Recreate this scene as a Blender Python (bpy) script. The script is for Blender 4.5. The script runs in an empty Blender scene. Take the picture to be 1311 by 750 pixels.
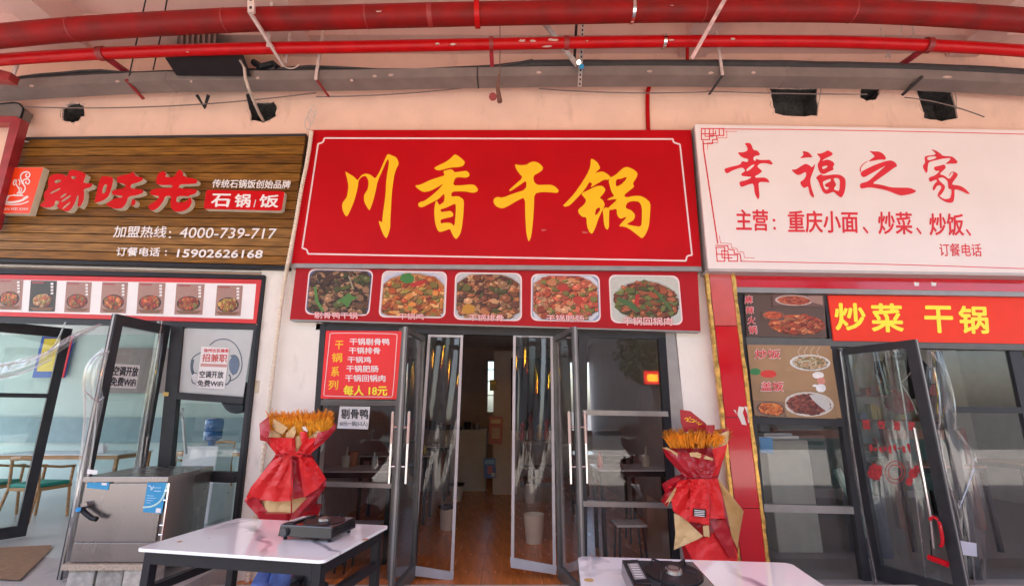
import bpy, bmesh, math, random
from mathutils import Vector, Matrix, noise as mnoise
from mathutils.geometry import tessellate_polygon
random.seed(7)
S = bpy.context.scene
COL = S.collection
R = math.radians
# ------------------------------------------------------------------ camera
EYE = 1.42; PITCH = R(13.9); FPX = 600.0
cam = bpy.data.cameras.new('camera'); cam.sensor_width = 36; cam.lens = 36*FPX/1311
cam.clip_start = 0.05; cam.clip_end = 2000
co = bpy.data.objects.new('camera', cam); COL.objects.link(co)
co.location = (0, 0, EYE); co.rotation_euler = (R(90)+PITCH, 0, 0); S.camera = co
# ------------------------------------------------------------------ sky + sun
SUN_EL, SUN_AZ = R(62), R(250)          # azimuth measured like the sky texture
w = bpy.data.worlds.new('World'); S.world = w; w.use_nodes = True
nt = w.node_tree; sky = nt.nodes.new('ShaderNodeTexSky'); sky.sky_type = 'NISHITA'
sky.sun_disc = False; sky.sun_elevation = SUN_EL; sky.sun_rotation = SUN_AZ; sky.dust_density = 3.0; sky.air_density = 1.0
bg = nt.nodes['Background']; bg.inputs[1].default_value = 0.15
nt.links.new(sky.outputs[0], bg.inputs[0])
sl = bpy.data.lights.new('sun', 'SUN'); sl.energy = 4.0; sl.angle = R(0.5); sl.color = (1, .95, .87)
so = bpy.data.objects.new('sun', sl); COL.objects.link(so)
sd = Vector((math.sin(SUN_AZ)*math.cos(SUN_EL), math.cos(SUN_AZ)*math.cos(SUN_EL), math.sin(SUN_EL)))
so.rotation_euler = sd.to_track_quat('Z', 'Y').to_euler(); so.location = sd*30
vs = S.view_settings; vs.view_transform = 'Standard'; vs.look = 'None'; vs.gamma = 1; vs.exposure = 2.2
S.cycles.max_bounces = 10; S.cycles.diffuse_bounces = 6; S.cycles.transparent_max_bounces = 24
S.cycles.use_denoising = True
# ------------------------------------------------------------------ geometry helpers
CP, SP = math.cos(PITCH), math.sin(PITCH)
def ray(px, py):
    xc = (px-655.5)/FPX; yc = (375-py)/FPX
    return Vector((xc, CP-SP*yc, SP+CP*yc))
def P(px, py, Y):                       # point of the place, on the upright plane at depth Y
    d = ray(px, py); t = Y/d.y
    return Vector((d.x*t, Y, EYE+d.z*t))
def PZ(px, py, z):                      # point of the place on the level plane at height z
    d = ray(px, py); t = (z-EYE)/d.z
    return Vector((d.x*t, d.y*t, z))
def hit(px, py, p0, n):
    d = ray(px, py); o = Vector((0, 0, EYE)); t = (p0-o).dot(n)/d.dot(n)
    return o+d*t
class MB:
    def __init__(s): s.v = []; s.f = []
    def box(s, x0, x1, y0, y1, z0, z1):
        return s.hexa([(x0,y0,z0),(x1,y0,z0),(x1,y0,z1),(x0,y0,z1)], [(x0,y1,z0),(x1,y1,z0),(x1,y1,z1),(x0,y1,z1)])
    def hexa(s, a, b):
        n = len(s.v); m = len(a); s.v += [tuple(p) for p in a]+[tuple(p) for p in b]
        s.f.append([n+i for i in range(m)]); s.f.append([n+m+i for i in range(m)][::-1])
        for i in range(m):
            j = (i+1) % m; s.f.append([n+i, n+m+i, n+m+j, n+j])
        return s
    def quad(s, *p):
        n = len(s.v); s.v += [tuple(q) for q in p]; s.f.append(list(range(n, n+len(p)))); return s
    def tube(s, pts, r, n=12, cap=True, rs=None):
        pts = [Vector(p) for p in pts]; rings = []
        for i, p in enumerate(pts):
            a = pts[max(i-1, 0)]; b = pts[min(i+1, len(pts)-1)]; t = (b-a).normalized()
            u = t.cross(Vector((0, 0, 1)) if abs(t.z) < .9 else Vector((0, 1, 0))).normalized(); v = t.cross(u)
            rr = rs[i] if rs else r; base = len(s.v)
            for k in range(n):
                an = 2*math.pi*k/n; s.v.append(tuple(p+(u*math.cos(an)+v*math.sin(an))*rr))
            rings.append(base)
        for a, b in zip(rings, rings[1:]):
            for k in range(n):
                j = (k+1) % n; s.f.append([a+k, a+j, b+j, b+k])
        if cap:
            s.f.append([rings[0]+k for k in range(n)][::-1]); s.f.append([rings[-1]+k for k in range(n)])
        return s
    def lathe(s, c, prof, n=16, cap=True):
        rings = []
        for (r, z) in prof:
            base = len(s.v)
            for k in range(n):
                an = 2*math.pi*k/n; s.v.append((c[0]+r*math.cos(an), c[1]+r*math.sin(an), c[2]+z))
            rings.append(base)
        for a, b in zip(rings, rings[1:]):
            for k in range(n):
                j = (k+1) % n; s.f.append([a+k, a+j, b+j, b+k])
        if cap:
            s.f.append([rings[0]+k for k in range(n)][::-1]); s.f.append([rings[-1]+k for k in range(n)])
        return s
    def poly(s, polys, depth=None):      # polys: outer + holes, lists of 3D points; depth vector extrudes
        pts = [Vector(p) for pl in polys for p in pl]
        tris = tessellate_polygon([[Vector(p) for p in pl] for pl in polys])
        n = len(s.v); s.v += [tuple(p) for p in pts]
        for t in tris: s.f.append([n+i for i in t])
        if depth is not None:
            m = len(s.v); s.v += [tuple(p+depth) for p in pts]
            for t in tris: s.f.append([m+i for i in t][::-1])
        return s
def link(me, name, parent=None):
    o = bpy.data.objects.new(name, me); COL.objects.link(o)
    if parent: o.parent = parent
    return o
def build(name, mb, mat, parent=None, local=False, smooth=False, bevel=0, cols=None, kind=None):
    vs_ = [Vector(v) for v in mb.v]
    off = Vector((0, 0, 0))
    if not local:
        if parent:
            q = parent
            while q: off = off+Vector(q.location); q = q.parent
        elif vs_:
            lo = [min(v[i] for v in vs_) for i in range(3)]; hi = [max(v[i] for v in vs_) for i in range(3)]
            off = Vector(((lo[0]+hi[0])/2, (lo[1]+hi[1])/2, lo[2]))
    me = bpy.data.meshes.new(name); me.from_pydata([tuple(v-off) for v in vs_], [], mb.f)
    me.materials.append(mat)
    bm = bmesh.new(); bm.from_mesh(me)
    if cols is None: bmesh.ops.recalc_face_normals(bm, faces=bm.faces)
    if bevel: bmesh.ops.bevel(bm, geom=[e for e in bm.edges if len(e.link_faces) == 2 and e.calc_face_angle(0) > .5], offset=bevel, segments=2, affect='EDGES', profile=.6)
    bm.to_mesh(me); bm.free()
    if smooth:
        for p in me.polygons: p.use_smooth = True
        me.set_sharp_from_angle(angle=R(smooth if smooth is not True else 40))
    if cols is not None:
        at = me.color_attributes.new('Col', 'FLOAT_COLOR', 'POINT')
        for i, c in enumerate(cols): at.data[i].color = (*c, 1)
    o = link(me, name, parent)
    if not parent and not local: o.location = off
    if kind: o['kind'] = kind
    return o
def tag(o, label, cat, group=None):
    o['label'] = label; o['category'] = cat
    if group: o['group'] = group
    return o
def empty(name, loc, label=None, cat=None, group=None, rz=0):
    o = bpy.data.objects.new(name, None); COL.objects.link(o); o.location = loc; o.rotation_euler = (0, 0, rz); o.empty_display_size = .1
    if label: tag(o, label, cat, group)
    return o
def struct(o): o['kind'] = 'structure'; return o
def prism(q, Y, d):                      # outline given in the photo's pixels, front face on plane Y, depth d
    a = [P(x, y, Y) for x, y in q]
    return MB().hexa(a, [p+Vector((0, d, 0)) for p in a])
# ------------------------------------------------------------------ materials
MATS = {}
def mat(name, col, rough=.5, metal=0, var=.08, scale=6, bump=0, bscale=60, coat=0, spec=.5, stretch=None, dirt=None):
    if name in MATS: return MATS[name]
    m = bpy.data.materials.new(name); m.use_nodes = True; t = m.node_tree; b = t.nodes['Principled BSDF']
    tc = t.nodes.new('ShaderNodeTexCoord'); mp = t.nodes.new('ShaderNodeMapping'); t.links.new(tc.outputs['Object'], mp.inputs[0])
    if stretch: mp.inputs['Scale'].default_value = stretch
    n = t.nodes.new('ShaderNodeTexNoise'); n.inputs['Scale'].default_value = scale; n.inputs['Detail'].default_value = 6
    t.links.new(mp.outputs[0], n.inputs['Vector'])
    r = t.nodes.new('ShaderNodeValToRGB'); r.color_ramp.elements[0].position = .3; r.color_ramp.elements[1].position = .7
    lo = tuple(c*(1-var) for c in col); hi = tuple(min(1, c*(1+var)) for c in col)
    if dirt: lo = dirt
    r.color_ramp.elements[0].color = (*lo, 1); r.color_ramp.elements[1].color = (*hi, 1)
    t.links.new(n.outputs[0], r.inputs[0]); t.links.new(r.outputs[0], b.inputs['Base Color'])
    mr = t.nodes.new('ShaderNodeMapRange'); mr.inputs[3].default_value = max(.02, rough*.8); mr.inputs[4].default_value = min(1, rough*1.2)
    t.links.new(n.outputs[0], mr.inputs[0]); t.links.new(mr.outputs[0], b.inputs['Roughness'])
    b.inputs['Metallic'].default_value = metal; b.inputs['Coat Weight'].default_value = coat
    b.inputs['Specular IOR Level'].default_value = spec
    if bump:
        n2 = t.nodes.new('ShaderNodeTexNoise'); n2.inputs['Scale'].default_value = bscale; n2.inputs['Detail'].default_value = 4
        t.links.new(mp.outputs[0], n2.inputs['Vector'])
        bp = t.nodes.new('ShaderNodeBump'); bp.inputs['Strength'].default_value = bump; bp.inputs['Distance'].default_value = .02
        t.links.new(n2.outputs[0], bp.inputs['Height']); t.links.new(bp.outputs[0], b.inputs['Normal'])
    MATS[name] = m; return m
def wallmat(name, col, stain, sscale=1.2, amt=.5):
    m = mat(name, col, .85, var=.05, scale=3, bump=.15, bscale=25)
    t = m.node_tree; b = t.nodes['Principled BSDF']; src = b.inputs['Base Color'].links[0].from_socket
    tc = t.nodes.new('ShaderNodeTexCoord'); mp = t.nodes.new('ShaderNodeMapping'); mp.inputs['Scale'].default_value = (1, 1, .35)
    t.links.new(tc.outputs['Object'], mp.inputs[0])
    n = t.nodes.new('ShaderNodeTexNoise'); n.inputs['Scale'].default_value = sscale*3; n.inputs['Detail'].default_value = 10; n.inputs['Roughness'].default_value = .7
    t.links.new(mp.outputs[0], n.inputs['Vector'])
    r = t.nodes.new('ShaderNodeValToRGB'); r.color_ramp.elements[0].position = .56; r.color_ramp.elements[1].position = .75
    r.color_ramp.elements[1].color = (amt, amt, amt, 1)
    t.links.new(n.outputs[0], r.inputs[0])
    mx = t.nodes.new('ShaderNodeMix'); mx.data_type = 'RGBA'; t.links.new(r.outputs[0], mx.inputs[0])
    t.links.new(src, mx.inputs[6]); mx.inputs[7].default_value = (*stain, 1); t.links.new(mx.outputs[2], b.inputs['Base Color'])
    return m
def glassmat(name, tint=(.9, .93, .92), ior=1.5, rough=.0, bump=0, bscale=5, film=0, gain=1.0, haze=0):
    m = bpy.data.materials.new(name); m.use_nodes = True; t = m.node_tree; t.nodes.clear()
    o = t.nodes.new('ShaderNodeOutputMaterial'); mx = t.nodes.new('ShaderNodeMixShader'); tr = t.nodes.new('ShaderNodeBsdfTransparent')
    gl = t.nodes.new('ShaderNodeBsdfGlossy'); g_ = t.nodes.new('ShaderNodeNewGeometry'); dt = t.nodes.new('ShaderNodeVectorMath'); dt.operation = 'DOT_PRODUCT'
    t.links.new(g_.outputs['Incoming'], dt.inputs[0]); t.links.new(g_.outputs['Normal'], dt.inputs[1])
    def mth(op, a, b=None, c=None):
        n = t.nodes.new('ShaderNodeMath'); n.operation = op
        for i, v in enumerate((a, b, c)):
            if v is None: continue
            if isinstance(v, (int, float)): n.inputs[i].default_value = v
            else: t.links.new(v, n.inputs[i])
        return n
    f0 = ((ior-1)/(ior+1))**2
    fr = mth('MULTIPLY_ADD', mth('POWER', mth('SUBTRACT', 1.0, mth('ABSOLUTE', dt.outputs['Value']).outputs[0]).outputs[0], 5.0).outputs[0], 1-f0, f0)
    tr.inputs[0].default_value = (*tint, 1); gl.inputs['Roughness'].default_value = rough
    ml = t.nodes.new('ShaderNodeMath'); ml.operation = 'MULTIPLY_ADD'; ml.inputs[1].default_value = gain; ml.inputs[2].default_value = film
    ml.use_clamp = True
    t.links.new(fr.outputs[0], ml.inputs[0]); t.links.new(ml.outputs[0], mx.inputs[0])
    t.links.new(tr.outputs[0], mx.inputs[1]); t.links.new(gl.outputs[0], mx.inputs[2]); t.links.new(mx.outputs[0], o.inputs[0])
    if haze:
        df = t.nodes.new('ShaderNodeBsdfDiffuse'); df.inputs[0].default_value = (.75, .72, .72, 1); m2 = t.nodes.new('ShaderNodeMixShader'); tl = t.nodes.new('ShaderNodeBsdfTranslucent'); tl.inputs[0].default_value = (.75, .72, .72, 1); m3 = t.nodes.new('ShaderNodeMixShader')
        tc = t.nodes.new('ShaderNodeTexCoord'); hn = t.nodes.new('ShaderNodeTexNoise'); hn.inputs['Scale'].default_value = 2.5; hn.inputs['Detail'].default_value = 5; hn.inputs['Distortion'].default_value = 2
        hm = t.nodes.new('ShaderNodeMapping'); hm.inputs['Scale'].default_value = (3, 3, .35); t.links.new(tc.outputs['Object'], hm.inputs[0]); t.links.new(hm.outputs[0], hn.inputs['Vector'])
        hr = t.nodes.new('ShaderNodeMapRange'); hr.inputs[1].default_value = .42; hr.inputs[2].default_value = .72; hr.inputs[3].default_value = haze*.6; hr.inputs[4].default_value = haze*2; t.links.new(hn.outputs[0], hr.inputs[0])
        t.links.new(df.outputs[0], m3.inputs[1]); t.links.new(tl.outputs[0], m3.inputs[2]); t.links.new(hr.outputs[0], m2.inputs[0]); t.links.new(mx.outputs[0], m2.inputs[1]); t.links.new(m3.outputs[0], m2.inputs[2]); t.links.new(m2.outputs[0], o.inputs[0])
    if bump:
        tc = t.nodes.new('ShaderNodeTexCoord'); n = t.nodes.new('ShaderNodeTexNoise'); n.inputs['Scale'].default_value = bscale; n.inputs['Distortion'].default_value = 1.5
        mp = t.nodes.new('ShaderNodeMapping'); mp.inputs['Scale'].default_value = (2.6, 2.6, .22)
        t.links.new(tc.outputs['Object'], mp.inputs[0]); t.links.new(mp.outputs[0], n.inputs['Vector'])
        bp = t.nodes.new('ShaderNodeBump'); bp.inputs['Strength'].default_value = bump; bp.inputs['Distance'].default_value = .08
        t.links.new(n.outputs[0], bp.inputs['Height']); t.links.new(bp.outputs[0], gl.inputs['Normal']); t.links.new(bp.outputs[0], dt.inputs[1])
    MATS[name] = m; return m
def emat(name, col, s):
    m = bpy.data.materials.new(name); m.use_nodes = True; b = m.node_tree.nodes['Principled BSDF']
    b.inputs['Base Color'].default_value = (*col, 1); b.inputs['Emission Color'].default_value = (*col, 1); b.inputs['Emission Strength'].default_value = s
    return m
def colmat(name, rough=.4):
    m = bpy.data.materials.new(name); m.use_nodes = True; t = m.node_tree; b = t.nodes['Principled BSDF']
    a = t.nodes.new('ShaderNodeAttribute'); a.attribute_name = 'Col'
    n = t.nodes.new('ShaderNodeTexNoise'); n.inputs['Scale'].default_value = 90; n.inputs['Detail'].default_value = 4
    tc = t.nodes.new('ShaderNodeTexCoord'); t.links.new(tc.outputs['Object'], n.inputs['Vector'])
    mr = t.nodes.new('ShaderNodeMapRange'); mr.inputs[3].default_value = .7; mr.inputs[4].default_value = 1.25
    t.links.new(n.outputs[0], mr.inputs[0])
    vm = t.nodes.new('ShaderNodeVectorMath'); vm.operation = 'SCALE'; t.links.new(a.outputs['Color'], vm.inputs[0]); t.links.new(mr.outputs[0], vm.inputs['Scale'])
    t.links.new(vm.outputs[0], b.inputs['Base Color']); b.inputs['Roughness'].default_value = rough
    return m
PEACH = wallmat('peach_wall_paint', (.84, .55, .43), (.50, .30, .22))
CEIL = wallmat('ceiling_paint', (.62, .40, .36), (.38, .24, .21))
WHITE_W = wallmat('white_pillar_paint', (.80, .75, .70), (.45, .38, .33), 1.5, .6)
BULK = mat('bulkhead_paint', (.62, .60, .58), .7, var=.1, scale=4)
PIPE_A = mat('dark_red_pipe_paint', (.22, .004, .004), .5, spec=.2, var=.2, scale=3.5, bump=.15, bscale=30, dirt=(.14, .010, .009))
PIPE_B = mat('bright_red_pipe_paint', (.44, .002, .004), .34, var=.12, scale=5, spec=.25)
PIPE_OLD = mat('old_red_bracket_paint', (.25, .02, .02), .5, var=.3, scale=12)
TRAY = mat('grey_tray_paint', (.21, .165, .15), .5, var=.14, scale=4, spec=.3)
BLACKP = mat('black_insulation', (.035, .03, .032), .7, var=.3, scale=8)
GALV = mat('galvanised_steel', (.55, .5, .48), .4, metal=.6, var=.2, scale=20)
PINKST = mat('painted_strut', (.62, .48, .44), .5, var=.15, scale=15)
BLACKM = mat('black_powder_coat', (.014, .014, .018), .45, spec=.25, var=.2, scale=10)
FRAME = mat('charcoal_aluminium', (.035, .035, .04), .4, spec=.3, metal=.1, var=.15, scale=8)
FRAMEG = mat('grey_aluminium', (.11, .105, .10), .4, metal=.2, var=.15, scale=8)
SILVER = mat('silver_aluminium', (.30, .28, .27), .38, metal=.5, var=.1, scale=8)
STEEL = mat('brushed_steel', (.28, .25, .24), .28, metal=.85, var=.06, scale=1.5, stretch=(4, 4, .8))
CHROME = mat('polished_steel', (.75, .72, .70), .15, metal=1, var=.05)
REDSIGN = mat('red_sign_face', (.46, .001, .006), .42, var=.10, scale=1.2, spec=.18, bump=.05, bscale=3)
REDBOARD = mat('red_print_board', (.38, .008, .014), .45, var=.08, scale=2, spec=.2)
REDLET = mat('red_acrylic', (.55, .001, .005), .35, var=.05, spec=.2)
REDTILE = mat('red_gloss_panel', (.55, .006, .016), .10, var=.05, scale=2, coat=.3)
ORANGE = mat('orange_red_banner', (.84, .050, .025), .5, spec=.2, var=.03)
ORLOGO = mat('orange_logo_face', (.85, .055, .008), .35, var=.03)
YEL = mat('yellow_vinyl', (.90, .50, .005), .4, var=.03)
YEL2 = mat('bright_yellow_vinyl', (.92, .80, .03), .4, var=.03)
WHT = mat('white_vinyl', (.80, .76, .76), .4, var=.03)
PINKLINE = mat('pale_pink_line', (.80, .62, .62), .4, var=.03)
WHITEFACE = mat('white_sign_face', (.78, .70, .68), .4, var=.03, scale=1.5)
REDINK = mat('red_ink', (.66, .018, .035), .45, var=.08)
DARKINK = mat('dark_ink', (.03, .03, .04), .5, var=.1)
GOLD = mat('gold_trim', (.62, .36, .09), .3, metal=.6, var=.5, scale=20)
CREAM = mat('cream_acrylic_side', (.74, .66, .52), .4, var=.06)
PAPERW = mat('white_paper', (.78, .76, .76), .6, var=.03)
BLUEPAP = mat('blue_label', (.02, .28, .55), .4, var=.05)
GLASS = glassmat('clear_glass')
GLASSD = glassmat('dark_tinted_glass', (.90, .89, .88), 1.5, gain=1.2, haze=.012)
VINYL = glassmat('clear_vinyl', (.92, .88, .89), 1.45, .02, .15, 1.2, .03, 1.3, .006)
VINYL2 = glassmat('cloudy_vinyl', (.93, .91, .91), 1.45, .05, .35, 2.0, .06, 1.5, .05)
VINYL3 = glassmat('swept_vinyl', (.92, .90, .90), 1.45, .07, .45, 2.5, .10, 1.6, .15)
FROST = mat('frosted_film', (.52, .54, .54), .5, var=.04)
PHOTO = colmat('printed_photo')
# ------------------------------------------------------------------ lettering helpers
def chaikin(p, k=.22):
    out = []
    for i in range(len(p)):
        a, b = p[i], p[(i+1) % len(p)]
        out.append((a[0]*(1-k)+b[0]*k, a[1]*(1-k)+b[1]*k)); out.append((a[0]*k+b[0]*(1-k), a[1]*k+b[1]*(1-k)))
    return out
def trace(name, shapes, org, sc, Y, m, parent, depth=0, side=None):
    mb = MB(); sides = []
    for i, sh in enumerate(shapes):
        pl = [[P(org[0]+x/sc, org[1]+y/sc, Y-i*.0004) for x, y in chaikin(c)] for c in sh]
        mb.poly(pl)
        if depth:
            for c in pl:
                sb = MB(); sides.append(sb)
                for k in range(len(c)):
                    a, b = c[k], c[(k+1) % len(c)]; d = Vector((0, depth, 0)); sb.quad(a, b, b+d, a+d)
    o = build(name, mb, m, parent)
    for sb in sides: build('letter_side', sb, side, o)
    return o
def brush(name, strokes, org, sc, Y, m, parent, sharp=False):   # polylines (x,y,width)
    mb = MB()
    for k, (st, wd) in enumerate(strokes):
        if sharp:
            for i, (a, b) in enumerate(zip(st, st[1:])):
                dx, dy = b[0]-a[0], b[1]-a[1]; l = math.hypot(dx, dy); ux, uy = dx/l*wd/2, dy/l*wd/2
                q = [(a[0]-ux-uy, a[1]-uy+ux), (b[0]+ux-uy, b[1]+uy+ux), (b[0]+ux+uy, b[1]+uy-ux), (a[0]-ux+uy, a[1]-uy-ux)]
                mb.quad(*[P(org[0]+x/sc, org[1]+y/sc, Y-k*.0002-(i%2)*.0001) for x, y in q])
            continue
        st2 = st
        for _ in range(2):
            o2 = [st2[0]]
            for a, b in zip(st2, st2[1:]): o2 += [(a[0]*.75+b[0]*.25, a[1]*.75+b[1]*.25), (a[0]*.25+b[0]*.75, a[1]*.25+b[1]*.75)]
            st2 = o2+[st2[-1]] if len(st) > 2 else st2
        L = []; Rr = []
        for i, p in enumerate(st2):
            a = st2[max(i-1, 0)]; b = st2[min(i+1, len(st2)-1)]; dx, dy = b[0]-a[0], b[1]-a[1]; l = math.hypot(dx, dy) or 1
            nx, ny = -dy/l*wd/2, dx/l*wd/2; L.append((p[0]+nx, p[1]+ny)); Rr.append((p[0]-nx, p[1]-ny))
        for i in range(len(st2)-1):
            q = [L[i], L[i+1], Rr[i+1], Rr[i]]; mb.quad(*[P(org[0]+x/sc, org[1]+y/sc, Y-k*.0002) for x, y in q])
    return build(name, mb, m, parent)
GLY = {}
def glyph(s, bold):
    if (s, bold) in GLY: return GLY[(s, bold)]
    c = bpy.data.curves.new('t', 'FONT'); c.body = s; c.size = 1; c.resolution_u = 3; c.fill_mode = 'FRONT'
    o = bpy.data.objects.new('t', c); COL.objects.link(o)
    dg = bpy.context.evaluated_depsgraph_get(); me = o.evaluated_get(dg).to_mesh()
    v = [(p.co.x, p.co.y) for p in me.vertices]; f = [list(p.vertices) for p in me.polygons]
    o.evaluated_get(dg).to_mesh_clear(); bpy.data.objects.remove(o); bpy.data.curves.remove(c)
    xs = [a for a, b in v]; ys = [b for a, b in v]; x0, x1, y0, y1 = min(xs), max(xs), min(ys), max(ys)
    v = [((a-x0)/(x1-x0), (b-y0)/(y1-y0)) for a, b in v]
    GLY[(s, bold)] = (v, f); return v, f
def text(s, q, fn, m, parent, bold=.0, name='lettering', off=Vector((0, -.0015, 0)), mirror=False):
    """q: corners bl, br, tr, tl in pixels; fn maps a pixel to the surface that carries the print"""
    v, f = glyph(s, 0); a, b, c, d = [fn(*p) for p in q]; mb = MB()
    W_ = (b-a).length; H_ = (d-a).length; by = bold*.8 if H_ < W_*3 else bold*.2; bx = by*H_/W_
    sh = [(0, 0)] if bold < .006 else [(-bx, 0), (bx, 0), (0, by), (0, -by), (bx*.7, by*.7), (-bx*.7, -by*.7), (-bx*.7, by*.7), (bx*.7, -by*.7)]
    if bold > .03: sh = [(0, 0)]+sh
    for k, (ox, oy) in enumerate(sh):
        n0 = len(mb.v)
        for x, y in v:
            x = x*(1-2*bx)+bx+ox; y = y*(1-2*by)+by+oy
            if mirror: x = 1-x
            mb.v.append(tuple((a*(1-x)+b*x)*(1-y)+(d*(1-x)+c*x)*y+off*(1+.06*k)))
        mb.f += [[n0+i for i in t] for t in f]
    return build(name, mb, m, parent)
def rect(x0, y0, x1, y1, sh=0, dy=0):      # pixel box -> bl, br, tr, tl with slant and drop to the right
    return [(x0, y1), (x1, y1+dy), (x1+sh, y0+dy), (x0+sh, y0)]
def onY(Y): return lambda x, y: P(x, y, Y)
def roundrect(q, r=.1, n=4):               # unit-square rounded corners mapped through a px quad tl,tr,br,bl
    out = []
    asp = math.hypot(q[1][0]-q[0][0], q[1][1]-q[0][1])/math.hypot(q[3][0]-q[0][0], q[3][1]-q[0][1])
    rx, ry = r/asp if asp > 1 else r, r if asp > 1 else r*asp
    for cx, cy, a0 in ((rx, ry, 180), (1-rx, ry, 270), (1-rx, 1-ry, 0), (rx, 1-ry, 90)):
        for k in range(n+1):
            a = R(a0+90*k/n); out.append((cx+rx*math.cos(a), cy+ry*math.sin(a)))
    return [bil(q, u, v) for u, v in out]
def bil(q, u, v):
    t = (q[0][0]*(1-u)+q[1][0]*u, q[0][1]*(1-u)+q[1][1]*u); b = (q[3][0]*(1-u)+q[2][0]*u, q[3][1]*(1-u)+q[2][1]*u)
    return (t[0]*(1-v)+b[0]*v, t[1]*(1-v)+b[1]*v)
def food(name, q, Y, pal, seed, parent, bgc, plate=None, ell=(.5, .5, .42, .40), n=230, size=.05, rad=.08, extra=None, long=.5, label=None):
    """flat print of a dish: ground, plate, then many small coloured morsels, one mesh"""
    rnd = random.Random(seed); mb = MB(); cols = []; z = [Y]
    def face(pts, c, grad=None):
        ok = mb.quad(*[P(*bil(q, u, v), z[0]) for u, v in pts]); cols.extend([c]*len(pts)); z[0] -= 1.2e-5
    out = roundrect([(0, 0), (1, 0), (1, 1), (0, 1)], rad); face(out, bgc)
    def circ(cx, cy, rx, ry, n=22, j=0): return [(cx+rx*math.cos(2*math.pi*k/n)*(1+rnd.uniform(-j, j)), cy+ry*math.sin(2*math.pi*k/n)*(1+rnd.uniform(-j, j))) for k in range(n)]
    cl = lambda pts: [(min(.985, max(.015, u)), min(.985, max(.015, v))) for u, v in pts]
    cx, cy, rx, ry = ell
    if plate: face(cl(circ(cx, cy, rx*1.16, ry*1.16)), plate); face(cl(circ(cx, cy, rx*1.04, ry*1.04)), tuple(c*.75 for c in plate))
    face(cl(circ(cx, cy, rx*.98, ry*.98, j=.03)), pal[0])
    for i in range(n):
        a = rnd.uniform(0, 6.283); r = math.sqrt(rnd.random())*.93; u = cx+rx*r*math.cos(a); v = cy+ry*r*math.sin(a)
        s = size*rnd.uniform(.5, 1.5); e = rnd.uniform(long, 1); th = rnd.uniform(0, 3.14); k = rnd.choice((5, 6, 7)); c = rnd.choice(pal); f = rnd.uniform(.55, 1.35)
        pts = []
        for j in range(k):
            an = 6.283*j/k; x = s*math.cos(an)*rnd.uniform(.75, 1.15); y = s*e*math.sin(an)
            pts.append((u+x*math.cos(th)-y*math.sin(th), v+x*math.sin(th)+y*math.cos(th)))
        c = tuple(x*.8*g for x, g in zip(c, (1.12, .84, .68)))
        face(cl([(a_+s*.18, b_+s*.25) for a_, b_ in pts]), tuple(x*.25 for x in c)); face(cl(pts), tuple(min(.95, x*f) for x in c))
        if i % 3 == 0: face(cl([(u+(a_-u)*.35-s*.2, v+(b_-v)*.35-s*.25) for a_, b_ in pts]), tuple(min(.9, x*f*1.6+.05) for x in c))
    for (pts, c) in (extra or []): face(cl(pts), tuple(x*.7 for x in c))
    o = build(name, mb, PHOTO, parent, cols=cols)
    if label: o['label'] = label
    return o
# ================================================================== SETTING
F = 5.1; WALL = 5.15; CZ = 6.2
GROUND = wallmat('concrete_paving', (.42, .40, .38), (.22, .20, .19), 1.0, .7)
STREET = mat('asphalt', (.07, .07, .07), .9, var=.2, scale=3, bump=.3)
struct(build('ground', MB().quad((-300,-300,-.3), (300,-300,-.3), (300,300,-.3), (-300,300,-.3)), STREET))
struct(build('pavement', MB().box(-12.5, 30, -9, 4.75, -.4, -.12), GROUND))
struct(build('left_shop_platform', MB().box(-12.4, -2.72, 3.3, F, -.39, 0), GROUND))
CF = -.20
# shop floors
LFLOOR = mat('pale_epoxy_floor', (.48, .50, .49), .3, var=.06, scale=2)
WOODT = mat('wood_look_tile', (.66, .20, .045), .26, var=.3, scale=3, stretch=(6, .8, 1))
GROUT = mat('dark_grout', (.22, .10, .05), .8, var=.2)
DFLOOR = mat('grey_tile_floor', (.25, .24, .23), .4, var=.1)
struct(build('left_shop_floor', MB().box(-12, -2.75, F, 11, -.3, .004), LFLOOR))
cf = struct(build('center_shop_floor', MB().box(-2.65, 2.05, 4.76, 13, -.39, CF), GROUT))
t0 = None; rnd = random.Random(3)
for r in range(9):
    for c in range(8):
        x0 = -1.5+c*.3; y0 = 4.78+r*.6
        if t0 is None:
            b = MB().box(0, .297, 0, .597, 0, .006)
            me = bpy.data.meshes.new('tile'); me.from_pydata(b.v, [], b.f); me.materials.append(WOODT); t0 = me
        o = link(t0, 'floor_tile', cf); o.location = Vector((x0, y0, CF+.001+rnd.uniform(0, .0008)))-cf.location
o = build('floor_tiles_beyond', MB().box(-2.65, -1.503, 4.78, 12.9, CF, CF+.005).box(.903, 2.0, 4.78, 12.9, CF, CF+.005).box(-1.5, .9, 4.78+5.4, 12.9, CF, CF+.005), WOODT, cf); o['kind'] = 'stuff'
struct(build('right_shop_floor', MB().box(2.1, 9, 4.76, 11, -.39, CF), DFLOOR))
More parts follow.
